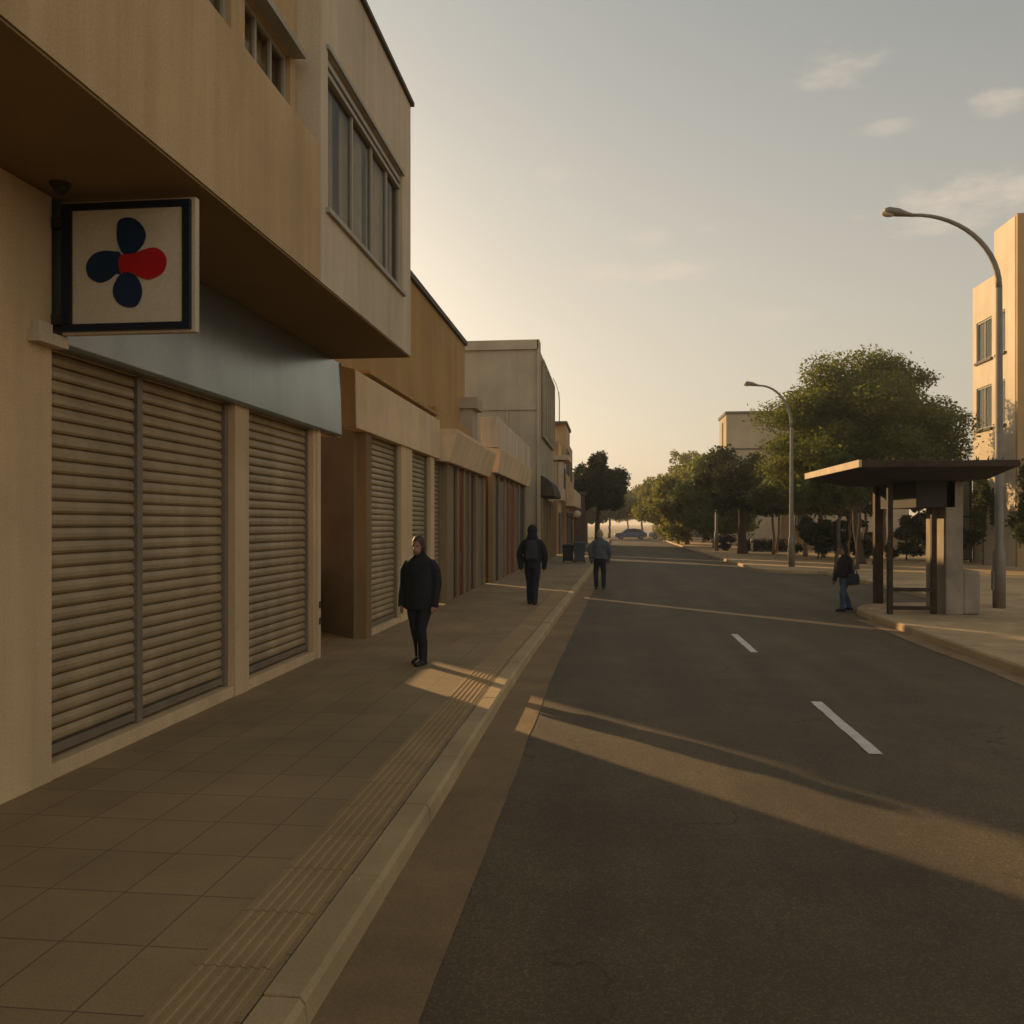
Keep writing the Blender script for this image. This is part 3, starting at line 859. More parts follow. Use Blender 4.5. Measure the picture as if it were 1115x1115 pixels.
# ------------------------------------------------------------------ bus shelter
bs = thing('bus_shelter', (6.7, 20.3, Z), 'bus shelter with wide flat rusty roof on dark posts and a concrete pier', 'bus shelter')
bm = bmesh.new()
bm_prism(bm, [(5.08, 18.5), (8.15, 18.5), (8.15, 23.4), (5.08, 23.4)], 3.24, 3.38)
obj('roof', bm, RUST, bs, bevel=.015)
bm = bmesh.new()
bm_box(bm, 5.02, 5.078, 18.46, 23.44, 3.25, 3.40)
obj('edge_trim', bm, TAN_PALE, bs)
bm = bmesh.new()
lo_, hi_ = [bm.verts.new(p) for p in ((5.95, 19.0, 3.02), (7.75, 19.0, 3.02), (7.75, 22.9, 3.02), (5.95, 22.9, 3.02))], [bm.verts.new(p) for p in ((5.15, 18.56, 3.238), (8.1, 18.56, 3.238), (8.1, 23.34, 3.238), (5.15, 23.34, 3.238))]
bm.faces.new(lo_[::-1]); bm.faces.new(hi_)
for k in range(4): bm.faces.new((lo_[k], lo_[(k + 1) % 4], hi_[(k + 1) % 4], hi_[k]))
bm_box(bm, 6.55, 7.35, 19.7, 22.3, 2.45, 3.018)
obj('ceiling_box', bm, M('shelter_underside', (.04, .035, .027), .8, .2, 2), bs)
for (x, y, s) in ((6.02, 19.75, .055), (6.98, 19.9, .055), (6.55, 22.4, .10)):
    bm = bmesh.new(); bm_box(bm, x - s, x + s, y - s, y + s, Z, 3.018 if not 19.8 < y < 22 else 2.448)
    obj('post', bm, RUST, bs, bevel=.01)
bm = bmesh.new()
bm_box(bm, 6.03, 6.975, 19.82, 19.9, .22, .30); bm_box(bm, 6.03, 6.975, 19.80, 19.9, .62, .70)
obj('bench_rail', bm, RUST, bs)
bm = bmesh.new(); bm_box(bm, 7.16, 7.52, 19.7, 20.9, Z, 3.017); obj('pier', bm, M('stained_concrete', (.27, .22, .16), .9, .3, 1.6, .3, .2, 30), bs, bevel=.02)
bm = bmesh.new(); bm_prism(bm, [(7.523, 19.75), (7.90, 19.75), (7.92, 20.85), (7.523, 20.85)], Z, 1.08); obj('plinth', bm, M('stained_concrete', (.27, .22, .16)), bs, bevel=.06)
bm = bmesh.new()
rr = random.Random(5)
for k in range(70):
    x = rr.uniform(5.2, 8.0); y = 18.53 + rr.random() ** 3 * 4.5; h = rr.uniform(.03, .11)
    bm_tube(bm, [(x, y, 3.378), (x + rr.uniform(-.03, .03), y, 3.38 + h)], [.02, .005], 4)
tag(obj('roof_debris', bm, BARK), 'twigs and dry weeds lying along the rusty shelter roof', 'debris')

# ------------------------------------------------------------------ street lamps
def lamp(base, top, arm, r0, label, head=.62):
    bx, by = base
    t = thing('street_lamp', (bx, by, Z), label, 'street lamp', 'curved arm street lamps on the right pavement')
    bm = bmesh.new()
    bm_tube(bm, [(bx, by, Z), (bx, by, Z + 1.3), (bx, by, Z + 1.4), (bx, by, top)], [r0 * 1.45, r0 * 1.45, r0, r0 * .72], 14)
    obj('pole', bm, POLE, t, True)
    dx, dz = arm[0] - bx, arm[1] - top
    pts = [(bx + dx * (1 - math.cos(a * math.pi / 2 / 14)) * 1.0, by, top + dz * math.sin(a * math.pi / 2 / 14)) for a in range(15)]
    bm = bmesh.new(); bm_tube(bm, [(x, y, z + .0) for x, y, z in pts], [r0 * .72 - r0 * .32 * i / 14 for i in range(15)], 12)
    obj('arm', bm, POLE, t, True)
    ex, ez = arm
    bm = bmesh.new()
    bm_tube(bm, [(ex + .06, by, ez - .01), (ex - head * .15, by, ez + .02), (ex - head * .5, by, ez + .075), (ex - head * .85, by, ez + .11), (ex - head, by, ez + .115)], [r0 * .5, .07, .125, .135, .09], 14, .75)
    h = obj('lamp_head', bm, POLE, t, True)
    bm = bmesh.new(); bm_ball(bm, (ex - head * .82, by, ez + .06), .12, 1.5, .8, .7); obj('lens', bm, TAN_PALE, h, True)
    bm = bmesh.new(); bm_box(bm, bx - r0 * 1.5 - .012, bx + .02, by - .06, by + .06, .55, 1.0)
    obj('access_door', bm, POLE, t)
    return t


lamp((9.0, 21.5), 7.6, (7.05, 9.37), .095, 'tallest nearest curved street lamp beside the bus shelter')
lamp((8.2, 41.0), 6.5, (6.75, 8.42), .10, 'curved street lamp standing in front of the broad spreading tree')
lamp((7.5, 63.6), 6.1, (7.25, 6.42), .10, 'farthest short armed street lamp before the concrete block', .5)

# ------------------------------------------------------------------ trees
def leaves_mesh(name, clumps, n, size, mat, parent, seed=1, flat=.6):
    """many small leaf blades gathered in clumps (x,y,z,rx,ry,rz)"""
    rng = np.random.default_rng(seed)
    cl = np.array(clumps)
    wgt = cl[:, 3] * cl[:, 4] * cl[:, 5]; wgt = wgt ** .75; wgt /= wgt.sum()
    idx = rng.choice(len(cl), n, p=wgt)
    d = rng.normal(size=(n, 3)); d /= np.linalg.norm(d, axis=1)[:, None]
    rad = rng.random(n)[:, None] ** .45 * (1 + .12 * rng.normal(size=(n, 1)))
    c = cl[idx, :3] + d * rad * cl[idx, 3:6]
    nrm = rng.normal(size=(n, 3)); nrm[:, 2] += flat * np.sign(nrm[:, 2]); nrm += d * .5
    nrm /= np.linalg.norm(nrm, axis=1)[:, None]
    u = np.cross(nrm, rng.normal(size=(n, 3))); u /= np.linalg.norm(u, axis=1)[:, None]
    v = np.cross(nrm, u)
    s = size * (.6 + .8 * rng.random((n, 1)))
    P = np.stack([c - u * s * .5, c + v * s * .26 + nrm * s * .06, c + u * s * .5, c - v * s * .26 + nrm * s * .06], 1).reshape(-1, 3)
    off = np.zeros(3)
    p = parent
    while p is not None:
        off += np.array(ORIG.get(p.name, (0, 0, 0))); p = p.parent
    P -= off
    me = bpy.data.meshes.new(name)
    me.vertices.add(4 * n); me.vertices.foreach_set('co', P.astype(np.float32).ravel())
    me.loops.add(4 * n); me.loops.foreach_set('vertex_index', np.arange(4 * n, dtype=np.int32))
    me.polygons.add(n); me.polygons.foreach_set('loop_start', np.arange(0, 4 * n, 4, dtype=np.int32))
    me.polygons.foreach_set('loop_total', np.full(n, 4, dtype=np.int32))
    me.update(); me.validate()
    me.materials.append(mat)
    o = bpy.data.objects.new(name, me); COL.objects.link(o); o.parent = parent
    return o


def limb_pts(a, b, sag, rng, n=6):
    a, b = Vector(a), Vector(b)
    out = []
    for i in range(n):
        t = i / (n - 1)
        p = a.lerp(b, t) + Vector((rng.uniform(-.1, .1), rng.uniform(-.1, .1), 0)) * (b - a).length * .25 * math.sin(t * math.pi)
        p.z += sag * math.sin(t * math.pi)
        out.append(p)
    return out


def tree(name, base, h, crown, nleaf, lsize, lmat, bmat, label, cat='tree', group=None, seed=1, r=.16, nclump=40, trunks=1, fork=.38, umbrella=0.0, clump=.27, low=.35):
    """crown = (rx, ry, z low, z high) around the base"""
    rng = random.Random(seed)
    bx, by = base
    t = thing(name, (bx, by, Z), label, cat, group)
    rx, ry, z0, z1 = crown
    cz, rz = (z0 + z1) / 2, (z1 - z0) / 2
    clumps = []
    while len(clumps) < nclump:
        d = Vector((rng.gauss(0, 1), rng.gauss(0, 1), rng.gauss(0, 1))).normalized()
        rad = rng.uniform(.45, .92) if rng.random() < .8 else rng.uniform(0, .5)
        p = d * rad
        if p.z < -low: continue
        if umbrella: p.z = p.z * (1 - umbrella) + umbrella * (.75 - .9 * (p.x ** 2 + p.y ** 2)) * rng.uniform(.6, 1.1)
        s = clump * rng.uniform(.6, 1.25)
        clumps.append((bx + p.x * rx, by + p.y * ry, cz + p.z * rz, s * rx * 1.05, s * ry * 1.05, s * rz * (.85 if not umbrella else .7)))
    leaves_mesh('crown', clumps, nleaf, lsize, lmat, t, seed)
    for k in range(trunks):
        bm = bmesh.new()
        ox = (k - (trunks - 1) / 2) * 1.1; oy = rng.uniform(-.4, .4) * (trunks > 1)
        b0 = Vector((bx + ox * .6, by + oy, .02)); f = Vector((bx + ox * 1.2 + rng.uniform(-.2, .2), by + oy, Z + h * fork))
        pts = limb_pts(b0, f, 0, rng, 7)
        bm_tube(bm, pts, [r * 1.35] + [r * (1 - .35 * i / 6) for i in range(1, 7)], 10)
        for c in rng.sample(clumps, min(len(clumps), 11 if nleaf > 9000 else 7)):
            e = Vector(c[:3])
            if trunks > 1 and (e.x - bx) * (ox or 1) < -1: continue
            q = limb_pts(f - Vector((0, 0, .1)), e, .25, rng, 6)
            bm_tube(bm, q, [r * .55 * (1 - .8 * i / 5) for i in range(6)], 6)
        obj('trunk', bm, bmat, t, True)
    return t


LEAF_A = leaf_mat('leaf_olive', (.115, .135, .036), .5)
LEAF_B = leaf_mat('leaf_yellow_green', (.15, .155, .045), .5)
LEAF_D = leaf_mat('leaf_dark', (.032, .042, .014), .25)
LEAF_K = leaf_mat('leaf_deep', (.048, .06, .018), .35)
LEAF_M = leaf_mat('leaf_mid', (.08, .095, .028), .45)

tree('spreading_tree', (12.4, 44), 10.6, (5.2, 4.6, 2.2, 10.7), 120000, .17, LEAF_A, BARK, 'broad umbrella shaped olive tree behind the bus shelter', seed=11, r=.2, nclump=120, trunks=2, fork=.33, umbrella=.22, clump=.25, low=.85)
tree('slender_tree', (8.75, 35.4), 4.6, (1.15, 1.1, 2.0, 4.7), 7000, .14, LEAF_M, BARK, 'slender small tree with dark trunk just left of the shelter, nearest the road', seed=12, r=.085, nclump=24, fork=.5)
tree('slender_tree', (10.5, 38.9), 5.0, (1.3, 1.2, 2.0, 5.0), 8000, .14, LEAF_M, BARK, 'slender small tree seen between the pedestrian in jeans and the shelter posts', seed=13, r=.085, nclump=24, fork=.5)
tree('street_tree', (8.6, 58.5), 8, (3.2, 2.8, 1.1, 7.6), 26000, .28, LEAF_K, BARK, 'dark dense tree with thick trunk just right of the farthest lamp', seed=21, r=.3, nclump=40, fork=.4)
tree('street_tree', (11.6, 54), 7.5, (3.4, 2.8, 1.2, 7.3), 26000, .27, LEAF_M, BARK_PALE, 'mid green slender trunked tree left of the broad umbrella shaped tree', seed=22, r=.13, nclump=40, fork=.45)
tree('street_tree', (12.2, 52), 6.5, (3.2, 2.8, 1.7, 6.6), 20000, .24, LEAF_A, BARK_PALE, 'tree whose pale thin trunk shows behind the lamp and the concrete gate post', seed=23, r=.12, nclump=40, fork=.45)
G = 'trees lining the far right side of the road'
far = [((8.4, 72), 7.8, 3.6, LEAF_A, 'olive tree next beyond the farthest street lamp'), ((7.2, 84), 7.6, 3.8, LEAF_B, 'yellow green tree, second in the far right row'),
       ((9.6, 92), 9.6, 4.2, LEAF_A, 'taller olive tree set back behind the second tree of the far right row'), ((6.8, 99), 7.7, 4.0, LEAF_B, 'yellow green tree in the middle of the far right row'),
       ((6.8, 128), 8.6, 4.6, LEAF_A, 'olive tree beyond the cars at the road end, right of the middle'), ((5.2, 146), 8.0, 4.8, LEAF_B, 'yellow green tree beyond the cars at the road end'),
       ((12.5, 140), 10.5, 5.5, LEAF_A, 'tall olive tree beyond the cars at the right of the road end'), ((3.4, 172), 7.2, 5.0, LEAF_B, 'pale hazy tree at the very end of the far right row')]
for i, ((x, y), h, rr_, lm, lab) in enumerate(far):
    tree('street_tree', (x, y), h, (rr_, rr_, .5 if y < 120 else 2.0, h), 19000, .40, lm, BARK_PALE, lab, 'tree', G, seed=31 + i, r=.2, nclump=44, fork=.35, low=.8, clump=.3)
tree('feathery_tree', (9.6, 112), 11, (3.0, 3.0, 6.0, 12.3), 2600, .4, LEAF_B, BARK_PALE, 'thin feathery tree top rising above the far right row', seed=51, r=.16, nclump=30, fork=.55, clump=.2)
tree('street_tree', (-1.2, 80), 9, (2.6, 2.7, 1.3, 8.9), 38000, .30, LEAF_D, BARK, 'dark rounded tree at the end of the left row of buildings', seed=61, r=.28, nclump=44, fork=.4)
tree('street_tree', (-.2, 128), 7, (4.0, 3.4, 1.0, 6.6), 12000, .42, LEAF_M, BARK, 'small far tree at the left where the road ends', seed=62, r=.2, nclump=30, fork=.4)
tree('street_tree', (-4.5, 118), 7, (4.2, 3.4, .6, 7.2), 12000, .42, LEAF_M, BARK, 'far tree showing behind the dark rounded tree at the left', seed=63, r=.2, nclump=36, fork=.35, low=.8)
tree('bush_tree', (17.2, 36.5), 4.6, (1.7, 1.7, .5, 4.7), 15000, .16, LEAF_M, BARK, 'bushy dark green small tree in front of the cream building', seed=71, r=.08, nclump=34, fork=.3, low=.9)
tree('climbing_shrub', (17.75, 44.2), 5.2, (.55, .9, .6, 5.0), 4200, .16, LEAF_M, BARK, 'sparse climbing shrub growing up the cream building wall', 'shrub', seed=72, r=.035, nclump=26, fork=.5, low=.95, clump=.3)
tree('garden_shrub', (13.2, 36.8), 3.2, (1.6, 1.0, .4, 3.4), 9000, .18, LEAF_D, BARK, 'dark rounded shrub behind the bus shelter posts', 'shrub', seed=73, r=.06, nclump=24, fork=.3, low=.9)
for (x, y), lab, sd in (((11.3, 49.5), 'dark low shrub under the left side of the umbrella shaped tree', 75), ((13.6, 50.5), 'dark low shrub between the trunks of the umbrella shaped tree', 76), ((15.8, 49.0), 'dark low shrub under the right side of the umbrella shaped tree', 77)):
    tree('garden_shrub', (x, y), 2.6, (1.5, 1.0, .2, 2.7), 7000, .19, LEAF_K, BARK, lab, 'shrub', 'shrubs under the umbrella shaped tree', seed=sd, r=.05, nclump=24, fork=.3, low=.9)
tree('flowering_shrub', (8.1, 63.9), 1.3, (.85, .8, .15, 1.35), 3600, .13, leaf_mat('purple_bloom', (.06, .035, .055), .2), BARK, 'low purple flowering shrub at the foot of the dark thick trunked tree', 'shrub', seed=74, r=.03, nclump=18, fork=.3, low=.95)
# slim trunks in the little grove behind the lamp
gr_pos = [(10.3, 57), (11.0, 60), (12.0, 58.5), (12.6, 62), (13.4, 59), (14.2, 56), (13.0, 50), (14.6, 52)]
gl = ['slim pale tree at the left end of the grove', 'slim pale tree second from the left in the grove', 'slim pale tree third from the left in the grove', 'slim pale tree farthest back in the grove',
      'slim pale tree right of the middle of the grove', 'slim pale tree at the back right of the grove', 'slim pale tree nearest the road in the grove', 'slim pale tree at the right end of the grove']
for i, (x, y) in enumerate(gr_pos):
    tree('grove_tree', (x, y), 6.0, (1.5, 1.5, 2.4, 6.2), 5000, .26, LEAF_M if i % 2 else LEAF_A, BARK_PALE, gl[i], 'tree', 'slim trees of the grove behind the lamp', seed=80 + i, r=.10, nclump=20, fork=.45, low=.8)

bm = bmesh.new()
he = thing('low_hedge', (11, 62.5, Z), 'low dark clipped hedge below the grove of slim trees', 'hedge')
leaves_mesh('foliage', [(9.3 + k * .45, 63.2 + .1 * (k % 2), .55, .42, .42, .5) for k in range(7)], 5200, .14, LEAF_D, he, 91)
bm.free()

# gate post, pale wall panels, bollard
gp = thing('gate_post', (12.2, 63.5, Z), 'square concrete gate post beside the lamp at the grove', 'post')
bm = bmesh.new(); bm_box(bm, 11.95, 12.55, 63.2, 63.8, .02, 3.0); obj('shaft', bm, STONE, gp, bevel=.03)
bm = bmesh.new(); bm_box(bm, 11.87, 12.63, 63.12, 63.88, 3.001, 3.15); obj('cap', bm, STONE, gp, bevel=.02)
gw = thing('garden_wall', (16, 66, Z), 'low tan garden wall with piers behind the grove and umbrella shaped tree', 'wall')
bm = bmesh.new(); bm_box(bm, 12.7, 26, 66, 66.2, .02, 1.5); obj('panel', bm, M('garden_render', (.27, .205, .125), .9, .2, .8, .2), gw)
for k in range(5):
    bm = bmesh.new(); bm_box(bm, 13 + k * 2.6, 13.4 + k * 2.6, 65.85, 65.998, .02, 2.0); obj('pier', bm, M('garden_render', (.27, .205, .125)), gw, bevel=.02)
bo = thing('bollard', (9.75, 62.2, Z), 'white bollard in front of the low dark hedge', 'bollard')
bm = bmesh.new(); bm_tube(bm, [(9.75, 62.2, Z), (9.75, 62.2, .95), (9.75, 62.2, 1.05)], [.09, .09, .04], 12); obj('shaft', bm, M('white_paint', (.6, .56, .5), .6), bo, True)
bm = bmesh.new(); bm_tube(bm, [(9.75, 62.2, .78), (9.75, 62.2, .88)], .094, 12); obj('band', bm, DARKMET, bo)

# ------------------------------------------------------------------ cars at the far end
def car(loc, rz, paint, label):
    x, y = loc
    t = thing('parked_car', (0, 0, 0), label, 'car', 'cars across the far end of the road')
    Lh, Wd = 2.1, .84
    body = [(-2.1, .32), (-2.12, .62), (-2.0, .80), (-1.25, .88), (-.55, 1.38), (.55, 1.44), (1.30, 1.36), (1.85, .92), (2.08, .85), (2.12, .40), (1.9, .28), (-1.9, .26)]
    bm = bmesh.new()
    a = [bm.verts.new((px, -Wd * (.86 if pz > 1 else 1), pz)) for px, pz in body]; c = [bm.verts.new((px, Wd * (.86 if pz > 1 else 1), pz)) for px, pz in body]
    n = len(body)
    for i in range(n): bm.faces.new((a[i], a[(i + 1) % n], c[(i + 1) % n], c[i]))
    bm.faces.new(a[::-1]); bm.faces.new(c)
    obj('body', bm, paint, t, bevel=.05)
    for s in (-1, 1):
        bm = bmesh.new()
        g = [(-1.05, .95), (-.5, 1.32), (.5, 1.37), (1.2, 1.30), (1.55, .97)]
        va = [bm.verts.new((px, s * (Wd * (.875 if pz > 1.1 else .97) + .012), pz)) for px, pz in g]
        bm.faces.new(va); obj('side_window', bm, DK, t)
        for wx in (-1.3, 1.32):
            bm = bmesh.new()
            bm_tube(bm, [(wx, s * (Wd - .16), .31), (wx, s * (Wd + .02), .31)], .31, 18); w = obj('wheel', bm, DARKMET, t)
            bm = bmesh.new(); bm_tube(bm, [(wx, s * (Wd + .021), .31), (wx, s * (Wd + .035), .31)], .18, 14); obj('rim', bm, POLE, w)
        bm = bmesh.new(); bm_ball(bm, (-2.06, s * .6, .66), .12, .5, 1.2, .7); obj('headlight', bm, TAN_PALE, t, True)
    t.location = (x, y, 0); t.rotation_euler = (0, 0, rz)
    return t


CB = M('car_blue', (.07, .11, .16), .3, .05, 2, 0, 0, 50, .3, .5, 0)
CS = M('car_silver', (.34, .35, .35), .3, .05, 2, 0, 0, 50, .5, .5, 0)
CD = M('car_slate', (.05, .065, .085), .3, .05, 2, 0, 0, 50, .3, .5, 0)
car((2.6, 117.5), R(4), CB, 'blue car at the left of those across the road end')
car((7.2, 118.5), R(178), CS, 'silver car in the middle of those across the road end')
car((11.6, 117.0), R(3), CD, 'dark slate car at the right of those across the road end')

# bins by the far kerb
for (x, y, m_, lab, h) in ((-2.15, 44.2, M('bin_dark', (.04, .038, .036), .6), 'dark wheeled bin on the left pavement, left of the blue grey one', .95), (-1.55, 43.6, M('bin_blue', (.05, .06, .07), .6), 'blue grey wheeled bin on the left pavement near the kerb', 1.1)):
    t = thing('wheeled_bin', (x, y, Z), lab, 'bin', 'wheeled bins on the left pavement')
    bm = bmesh.new()
    bm_rings(bm, [(x, y, Z + .08, .33, .33), (x, y, Z + h * .85, .40, .42)], 4)
    bmesh.ops.rotate(bm, verts=bm.verts, cent=(x, y, 0), matrix=Matrix.Rotation(R(45), 3, 'Z')); obj('body', bm, m_, t, bevel=.03)
    bm = bmesh.new(); bm_rings(bm, [(x, y, Z + h * .855, .44, .46), (x, y, Z + h * .93, .42, .44), (x, y, Z + h, .2, .22)], 4)
    bmesh.ops.rotate(bm, verts=bm.verts, cent=(x, y, 0), matrix=Matrix.Rotation(R(45), 3, 'Z')); obj('lid', bm, m_, t, bevel=.02)
    for s in (-1, 1):
        bm = bmesh.new(); bm_tube(bm, [(x + s * .20, y + .24, Z + .11), (x + s * .27, y + .24, Z + .11)], .11, 12); obj('wheel', bm, DARKMET, t)

# ------------------------------------------------------------------ people
SKIN = M('skin', (.28, .155, .10), .6, .08, 6, 0, .03, 90)
HAIRB = M('hair_brown', (.07, .035, .022), .6, .25, 14, .3, .3, 60)
HAIRD = M('hair_dark', (.018, .015, .013), .6, .25, 14, .3, .3, 60)
HAIRP = M('hair_fair', (.36, .26, .13), .6, .2, 14, .3, .3, 60)
COAT = M('coat_black', (.014, .015, .017), .85, .25, 5, .1, .3, 30)
COATG = M('jacket_grey', (.085, .088, .095), .85, .2, 5, .1, .3, 30)
COATB = M('jacket_brownblack', (.022, .018, .018), .85, .2, 5, .1, .3, 30)
TROU = M('trousers_black', (.013, .015, .02), .85, .2, 5, .1, .2, 30)
TROUN = M('trousers_navy', (.013, .018, .03), .85, .2, 5, .1, .2, 30)
JEAN = M('jeans_blue', (.055, .085, .13), .85, .2, 5, .15, .2, 40)
SHOE = M('shoe_dark', (.012, .011, .010), .5, .2, 5, 0, .1, 40)
PACK = M('pack_cloth', (.028, .030, .036), .8, .2, 5, 0, .2, 40)


def fuse(name, bm, mat, parent, voxel=.012, smooth=6):
    """fuse overlapping closed shapes into one continuous smooth skin"""
    bmesh.ops.recalc_face_normals(bm, faces=bm.faces)
    me = bpy.data.meshes.new('tmp'); bm.to_mesh(me); bm.free()
    o = bpy.data.objects.new('tmp', me); COL.objects.link(o)
    md = o.modifiers.new('r', 'REMESH'); md.mode = 'VOXEL'; md.voxel_size = voxel
    s = o.modifiers.new('s', 'SMOOTH'); s.iterations = smooth; s.factor = .5
    dg = bpy.context.evaluated_depsgraph_get()
    m2 = bpy.data.meshes.new_from_object(o.evaluated_get(dg))
    bpy.data.objects.remove(o); bpy.data.meshes.remove(me)
    m2.name = name; m2.materials.clear(); m2.materials.append(mat)
    for f in m2.polygons: f.use_smooth = True
    r = bpy.data.objects.new(name, m2); COL.objects.link(r); r.parent = parent
    return r


def person(loc, rz, H, label, coat, trou, hair, stride=.12, spread=.09, coat_hem=.80, bend=0.0, headtilt=0, arm_swing=.06, pack=None, hood=False, bag=None, elbow=0.0, coat_w=1.0):
    """faces local -Y; built 1.75 tall and scaled"""
    t = thing('person', (0, 0, 0), label, 'person')
    hip = .92
    feet = {}
    legs = {}
    for s in (-1, 1):
        fy = -s * stride
        kn = Vector((s * (spread * .95), fy * .45 - .05, .49)); an = Vector((s * spread * .9, fy + .04, .085 if fy <= 0.02 else .10))
        legs[s] = [Vector((s * .085, 0, hip)), Vector((s * .092, fy * .2 - .02, .72)), kn, Vector((s * spread * .93, fy * .75 + .02, .28)), an]
        feet[s] = an
    arms = {}
    for s in (-1, 1):
        sw = s * arm_swing
        arms[s] = [Vector((s * .155, .0, 1.375)), Vector((s * .225, .01, 1.28)), Vector((s * (.245 + elbow * .5), .03 + sw * .3, 1.10)), Vector((s * (.245 + elbow * .2), -.03 + sw * .8, .93)), Vector((s * .235, -.06 + sw, .83))]
    hz = 1.595
    hy = -.03 - headtilt * .03
    # --- the body: one continuous skin
    bm = bmesh.new()
    bm_rings(bm, [(0, .0, .84, .13, .09), (0, 0, .92, .155, .105), (0, 0, 1.05, .135, .09), (0, -.005, 1.22, .16, .105), (0, 0, 1.36, .175, .10), (0, .01, 1.44, .12, .075), (0, .005, 1.47, .065, .06), (0, -.01, 1.53, .055, .058)])
    bm_ball(bm, (0, hy + .012, hz + .035), .098, .80, .98, 1.06)            # skull
    bm_ball(bm, (0, hy - .028, hz - .035), .07, .80, .92, 1.05)             # jaw and chin
    bm_ball(bm, (0, hy - .098, hz - .008), .019, .75, 1.1, 1.5)             # nose
    bm_ball(bm, (0, hy - .085, hz - .055), .02, 1.3, .6, .5)                # mouth
    for s in (-1, 1):
        bm_ball(bm, (s * .082, hy + .015, hz - .002), .026, .45, .8, 1.25)  # ears
        bm_tube(bm, legs[s], [.085, .078, .056, .05, .036], 12)
        a = feet[s]
        bm_tube(bm, [a + Vector((0, .05, -.04)), a + Vector((0, 0, -.035)), a + Vector((0, -.09, -.055)), a + Vector((0, -.16, -.065))], [.03, .038, .036, .022], 10)
        bm_tube(bm, arms[s], [.055, .05, .042, .036, .026], 10)
        wr = arms[s][-1]
        bm_tube(bm, [wr, wr + Vector((0, -.008, -.04)), wr + Vector((0, -.012, -.09))], [.026, .036, .034], 10, 1)
        for k, (oy, ln) in enumerate(((-.036, .062), (-.012, .075), (.012, .07), (.034, .056))):
            b0 = wr + Vector((0, oy - .01, -.075))
            bm_tube(bm, [b0, b0 + Vector((-s * .004, 0, -ln * .55)), b0 + Vector((-s * .02, -.002, -ln * .95))], [.0095, .009, .0075], 8)
        b0 = wr + Vector((0, -.035, -.03))
        bm_tube(bm, [b0, b0 + Vector((-s * .01, -.025, -.03)), b0 + Vector((-s * .016, -.028, -.062))], [.012, .011, .009], 8)
    fuse('body', bm, SKIN, t, .0085, 3)
    for s in (-1, 1):
        bm = bmesh.new(); bm_ball(bm, (s * .031, hy - .078, hz + .018), .0125, 1.2, .5, .8, 8); obj('eye', bm, DARKMET, t, True)
    # --- hair
    bm = bmesh.new()
    if hood:
        bm_ball(bm, (0, hy + .03, hz + .04), .125, .92, .98, 1.08)
        bm_rings(bm, [(0, .03, 1.40, .16, .12), (0, .03, 1.48, .13, .115), (0, .025, 1.56, .10, .10)])
        fuse('hood', bm, coat, t, .012)
    else:
        bm_ball(bm, (0, hy + .028, hz + .052), .107, .86, .98, 1.05)
        for s in (-1, 1):
            bm_ball(bm, (s * .076, hy + .03, hz + .0), .045, .6, 1.0, 1.6)
        bm_ball(bm, (0, hy + .07, hz - .03), .075, 1.05, .6, 1.1)
        fuse('hair', bm, hair, t, .010, 4)
    # --- trousers
    bm = bmesh.new()
    bm_rings(bm, [(0, 0, .80, .165, .115), (0, 0, .9, .172, .12), (0, 0, 1.0, .155, .108)])
    for s in (-1, 1):
        L = legs[s]
        bm_tube(bm, [L[0], L[1], L[2], L[3], L[4] + Vector((0, 0, -.03))], [.098, .095, .076, .07, .066], 14)
    fuse('trousers', bm, trou, t, .012)
    for s in (-1, 1):
        a = feet[s]
        bm = bmesh.new()
        bm_tube(bm, [a + Vector((0, .075, -.045)), a + Vector((0, .02, -.035)), a + Vector((0, -.09, -.047)), a + Vector((0, -.17, -.058)), a + Vector((0, -.20, -.062))], [.036, .05, .044, .036, .018], 12)
        bm_box(bm, a.x - .042, a.x + .042, a.y - .19, a.y + .085, a.z - .088, a.z - .062)
        fuse('shoe', bm, SHOE, t, .010, 3)
    # --- coat
    bm = bmesh.new()
    w = coat_w
    bm_rings(bm, [(0, 0, coat_hem, .205 * w, .15 * w), (0, 0, coat_hem + .12, .205 * w, .152 * w), (0, 0, 1.10, .195 * w, .145 * w), (0, 0, 1.28, .21 * w, .145 * w), (0, .0, 1.38, .205 * w, .13), (0, .008, 1.445, .15, .10), (0, .008, 1.49, .088, .085), (0, 0, 1.525, .078, .078)])
    for s in (-1, 1):
        bm_tube(bm, [arms[s][0] + Vector((-s * .06, 0, .02)), arms[s][0] + Vector((s * .012, 0, -.012)), *arms[s][1:4], arms[s][4] + Vector((0, 0, -.05))], [.06, .080, .076, .068, .06, .055], 14)
        bm_ball(bm, arms[s][0] + Vector((-s * .012, 0, -.006)), .088, 1, .95, .8)
    fuse('jacket', bm, coat, t, .012)
    if pack:
        bm = bmesh.new()
        bm_rings(bm, [(0, .19, .98, .12, .06), (0, .21, 1.02, .145, .10), (0, .21, 1.2, .145, .105), (0, .19, 1.36, .13, .09), (0, .18, 1.42, .09, .05)], 16)
        bp = fuse('backpack_body', bm, PACK, t, .012)
        p = thing('backpack', (0, 0, 0), pack, 'backpack')
        bp.parent = p; bp.name = 'pack_bag'
        for s in (-1, 1):
            bm = bmesh.new(); bm_tube(bm, [(s * .09, .12, 1.40), (s * .10, .03, 1.462), (s * .11, -.10, 1.42), (s * .13, -.15, 1.28), (s * .15, -.12, 1.12), (s * .14, .12, 1.04)], .017, 8, 1); obj('strap', bm, PACK, p, True)
        bm = bmesh.new(); bm_box(bm, -.10, .10, .305, .33, 1.02, 1.2); obj('pocket', bm, PACK, p, bevel=.012)
        p.location = loc; p.rotation_euler = (0, 0, rz); p.scale = (H / 1.75,) * 3
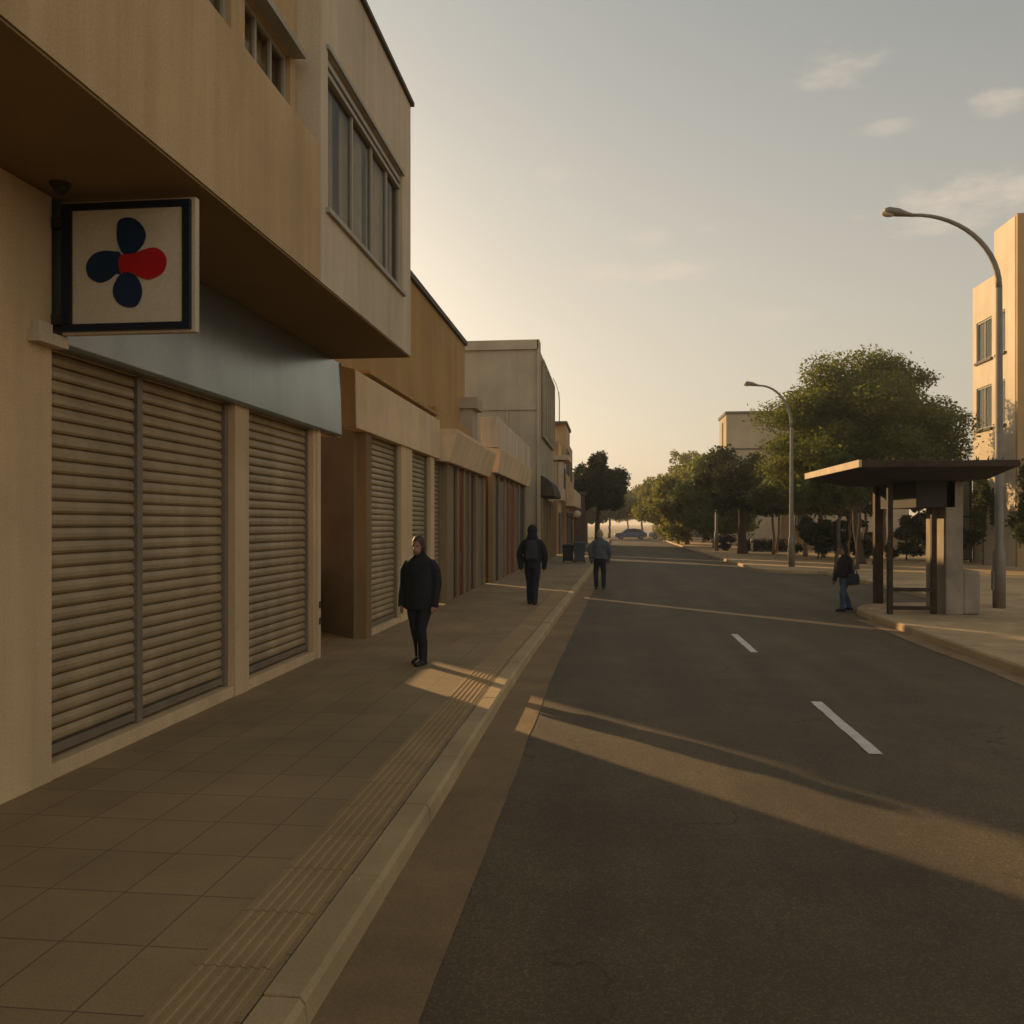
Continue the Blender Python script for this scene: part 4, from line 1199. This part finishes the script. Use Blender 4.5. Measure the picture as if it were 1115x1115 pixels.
    if bag:
        wr = arms[1][-1]
        p = thing('shoulder_bag', (0, 0, 0), bag, 'bag')
        bm = bmesh.new(); bm_rings(bm, [(.31, .06, .72, .05, .15), (.31, .06, .76, .07, .18), (.31, .06, .95, .065, .17), (.30, .06, 1.02, .03, .14)], 14); fuse('bag_body', bm, PACK, p, .012)
        bm = bmesh.new(); bm_tube(bm, [(.30, .17, 1.0), (.24, .11, 1.3), (.17, .03, 1.497), (.2, -.11, 1.37), (.29, -.06, 1.0)], .013, 8); obj('strap', bm, PACK, p, True)
        p.location = loc; p.rotation_euler = (0, 0, rz); p.scale = (H / 1.75,) * 3
    t.location = loc; t.rotation_euler = (0, 0, rz); t.scale = (H / 1.75,) * 3
    return t


person((-2.66, 12.0, Z), R(-14), 1.80, 'pedestrian in a long black coat walking towards the camera past the shutters', COAT, TROU, HAIRB, stride=.07, spread=.062, coat_hem=.75, headtilt=1, arm_swing=.02, coat_w=1.08)
person((-1.90, 21.2, Z), R(176), 1.93, 'pedestrian in dark hooded clothes walking away along the shopfronts with a backpack', COAT, TROUN, HAIRD, stride=.14, spread=.085, coat_hem=.92, arm_swing=.10, hood=True, pack='dark backpack worn by the hooded pedestrian', elbow=.08)
person((-.35, 28.2, .005), R(183), 1.90, 'fair haired person in a grey jacket and black trousers at the kerb edge', COATG, TROU, HAIRP, stride=.03, spread=.12, coat_hem=.88, arm_swing=.04, elbow=.10, coat_w=1.1)
person((5.55, 21.6, .01), R(-70), 1.56, 'pedestrian in a dark jacket and blue jeans stepping off the corner by the shelter', COATB, JEAN, HAIRD, stride=.16, spread=.07, coat_hem=.9, arm_swing=.10, bag='dark shoulder bag carried by the pedestrian in jeans')

# ------------------------------------------------------------------ haze over the whole street
bm = bmesh.new(); bm_box(bm, -910, 910, -310, 1510, -2.2, 18.0)
hz_m = bpy.data.materials.new('haze_air'); hz_m.use_nodes = True
hn = hz_m.node_tree
hn.nodes.remove(hn.nodes['Principled BSDF'])
pv = hn.nodes.new('ShaderNodeVolumePrincipled')
pv.inputs['Color'].default_value = (1, .93, .82, 1)
pv.inputs['Density'].default_value = .0009
pv.inputs['Anisotropy'].default_value = .3
hn.links.new(pv.outputs[0], hn.nodes['Material Output'].inputs['Volume'])
hzo = obj('haze', bm, hz_m); hzo['kind'] = 'stuff'
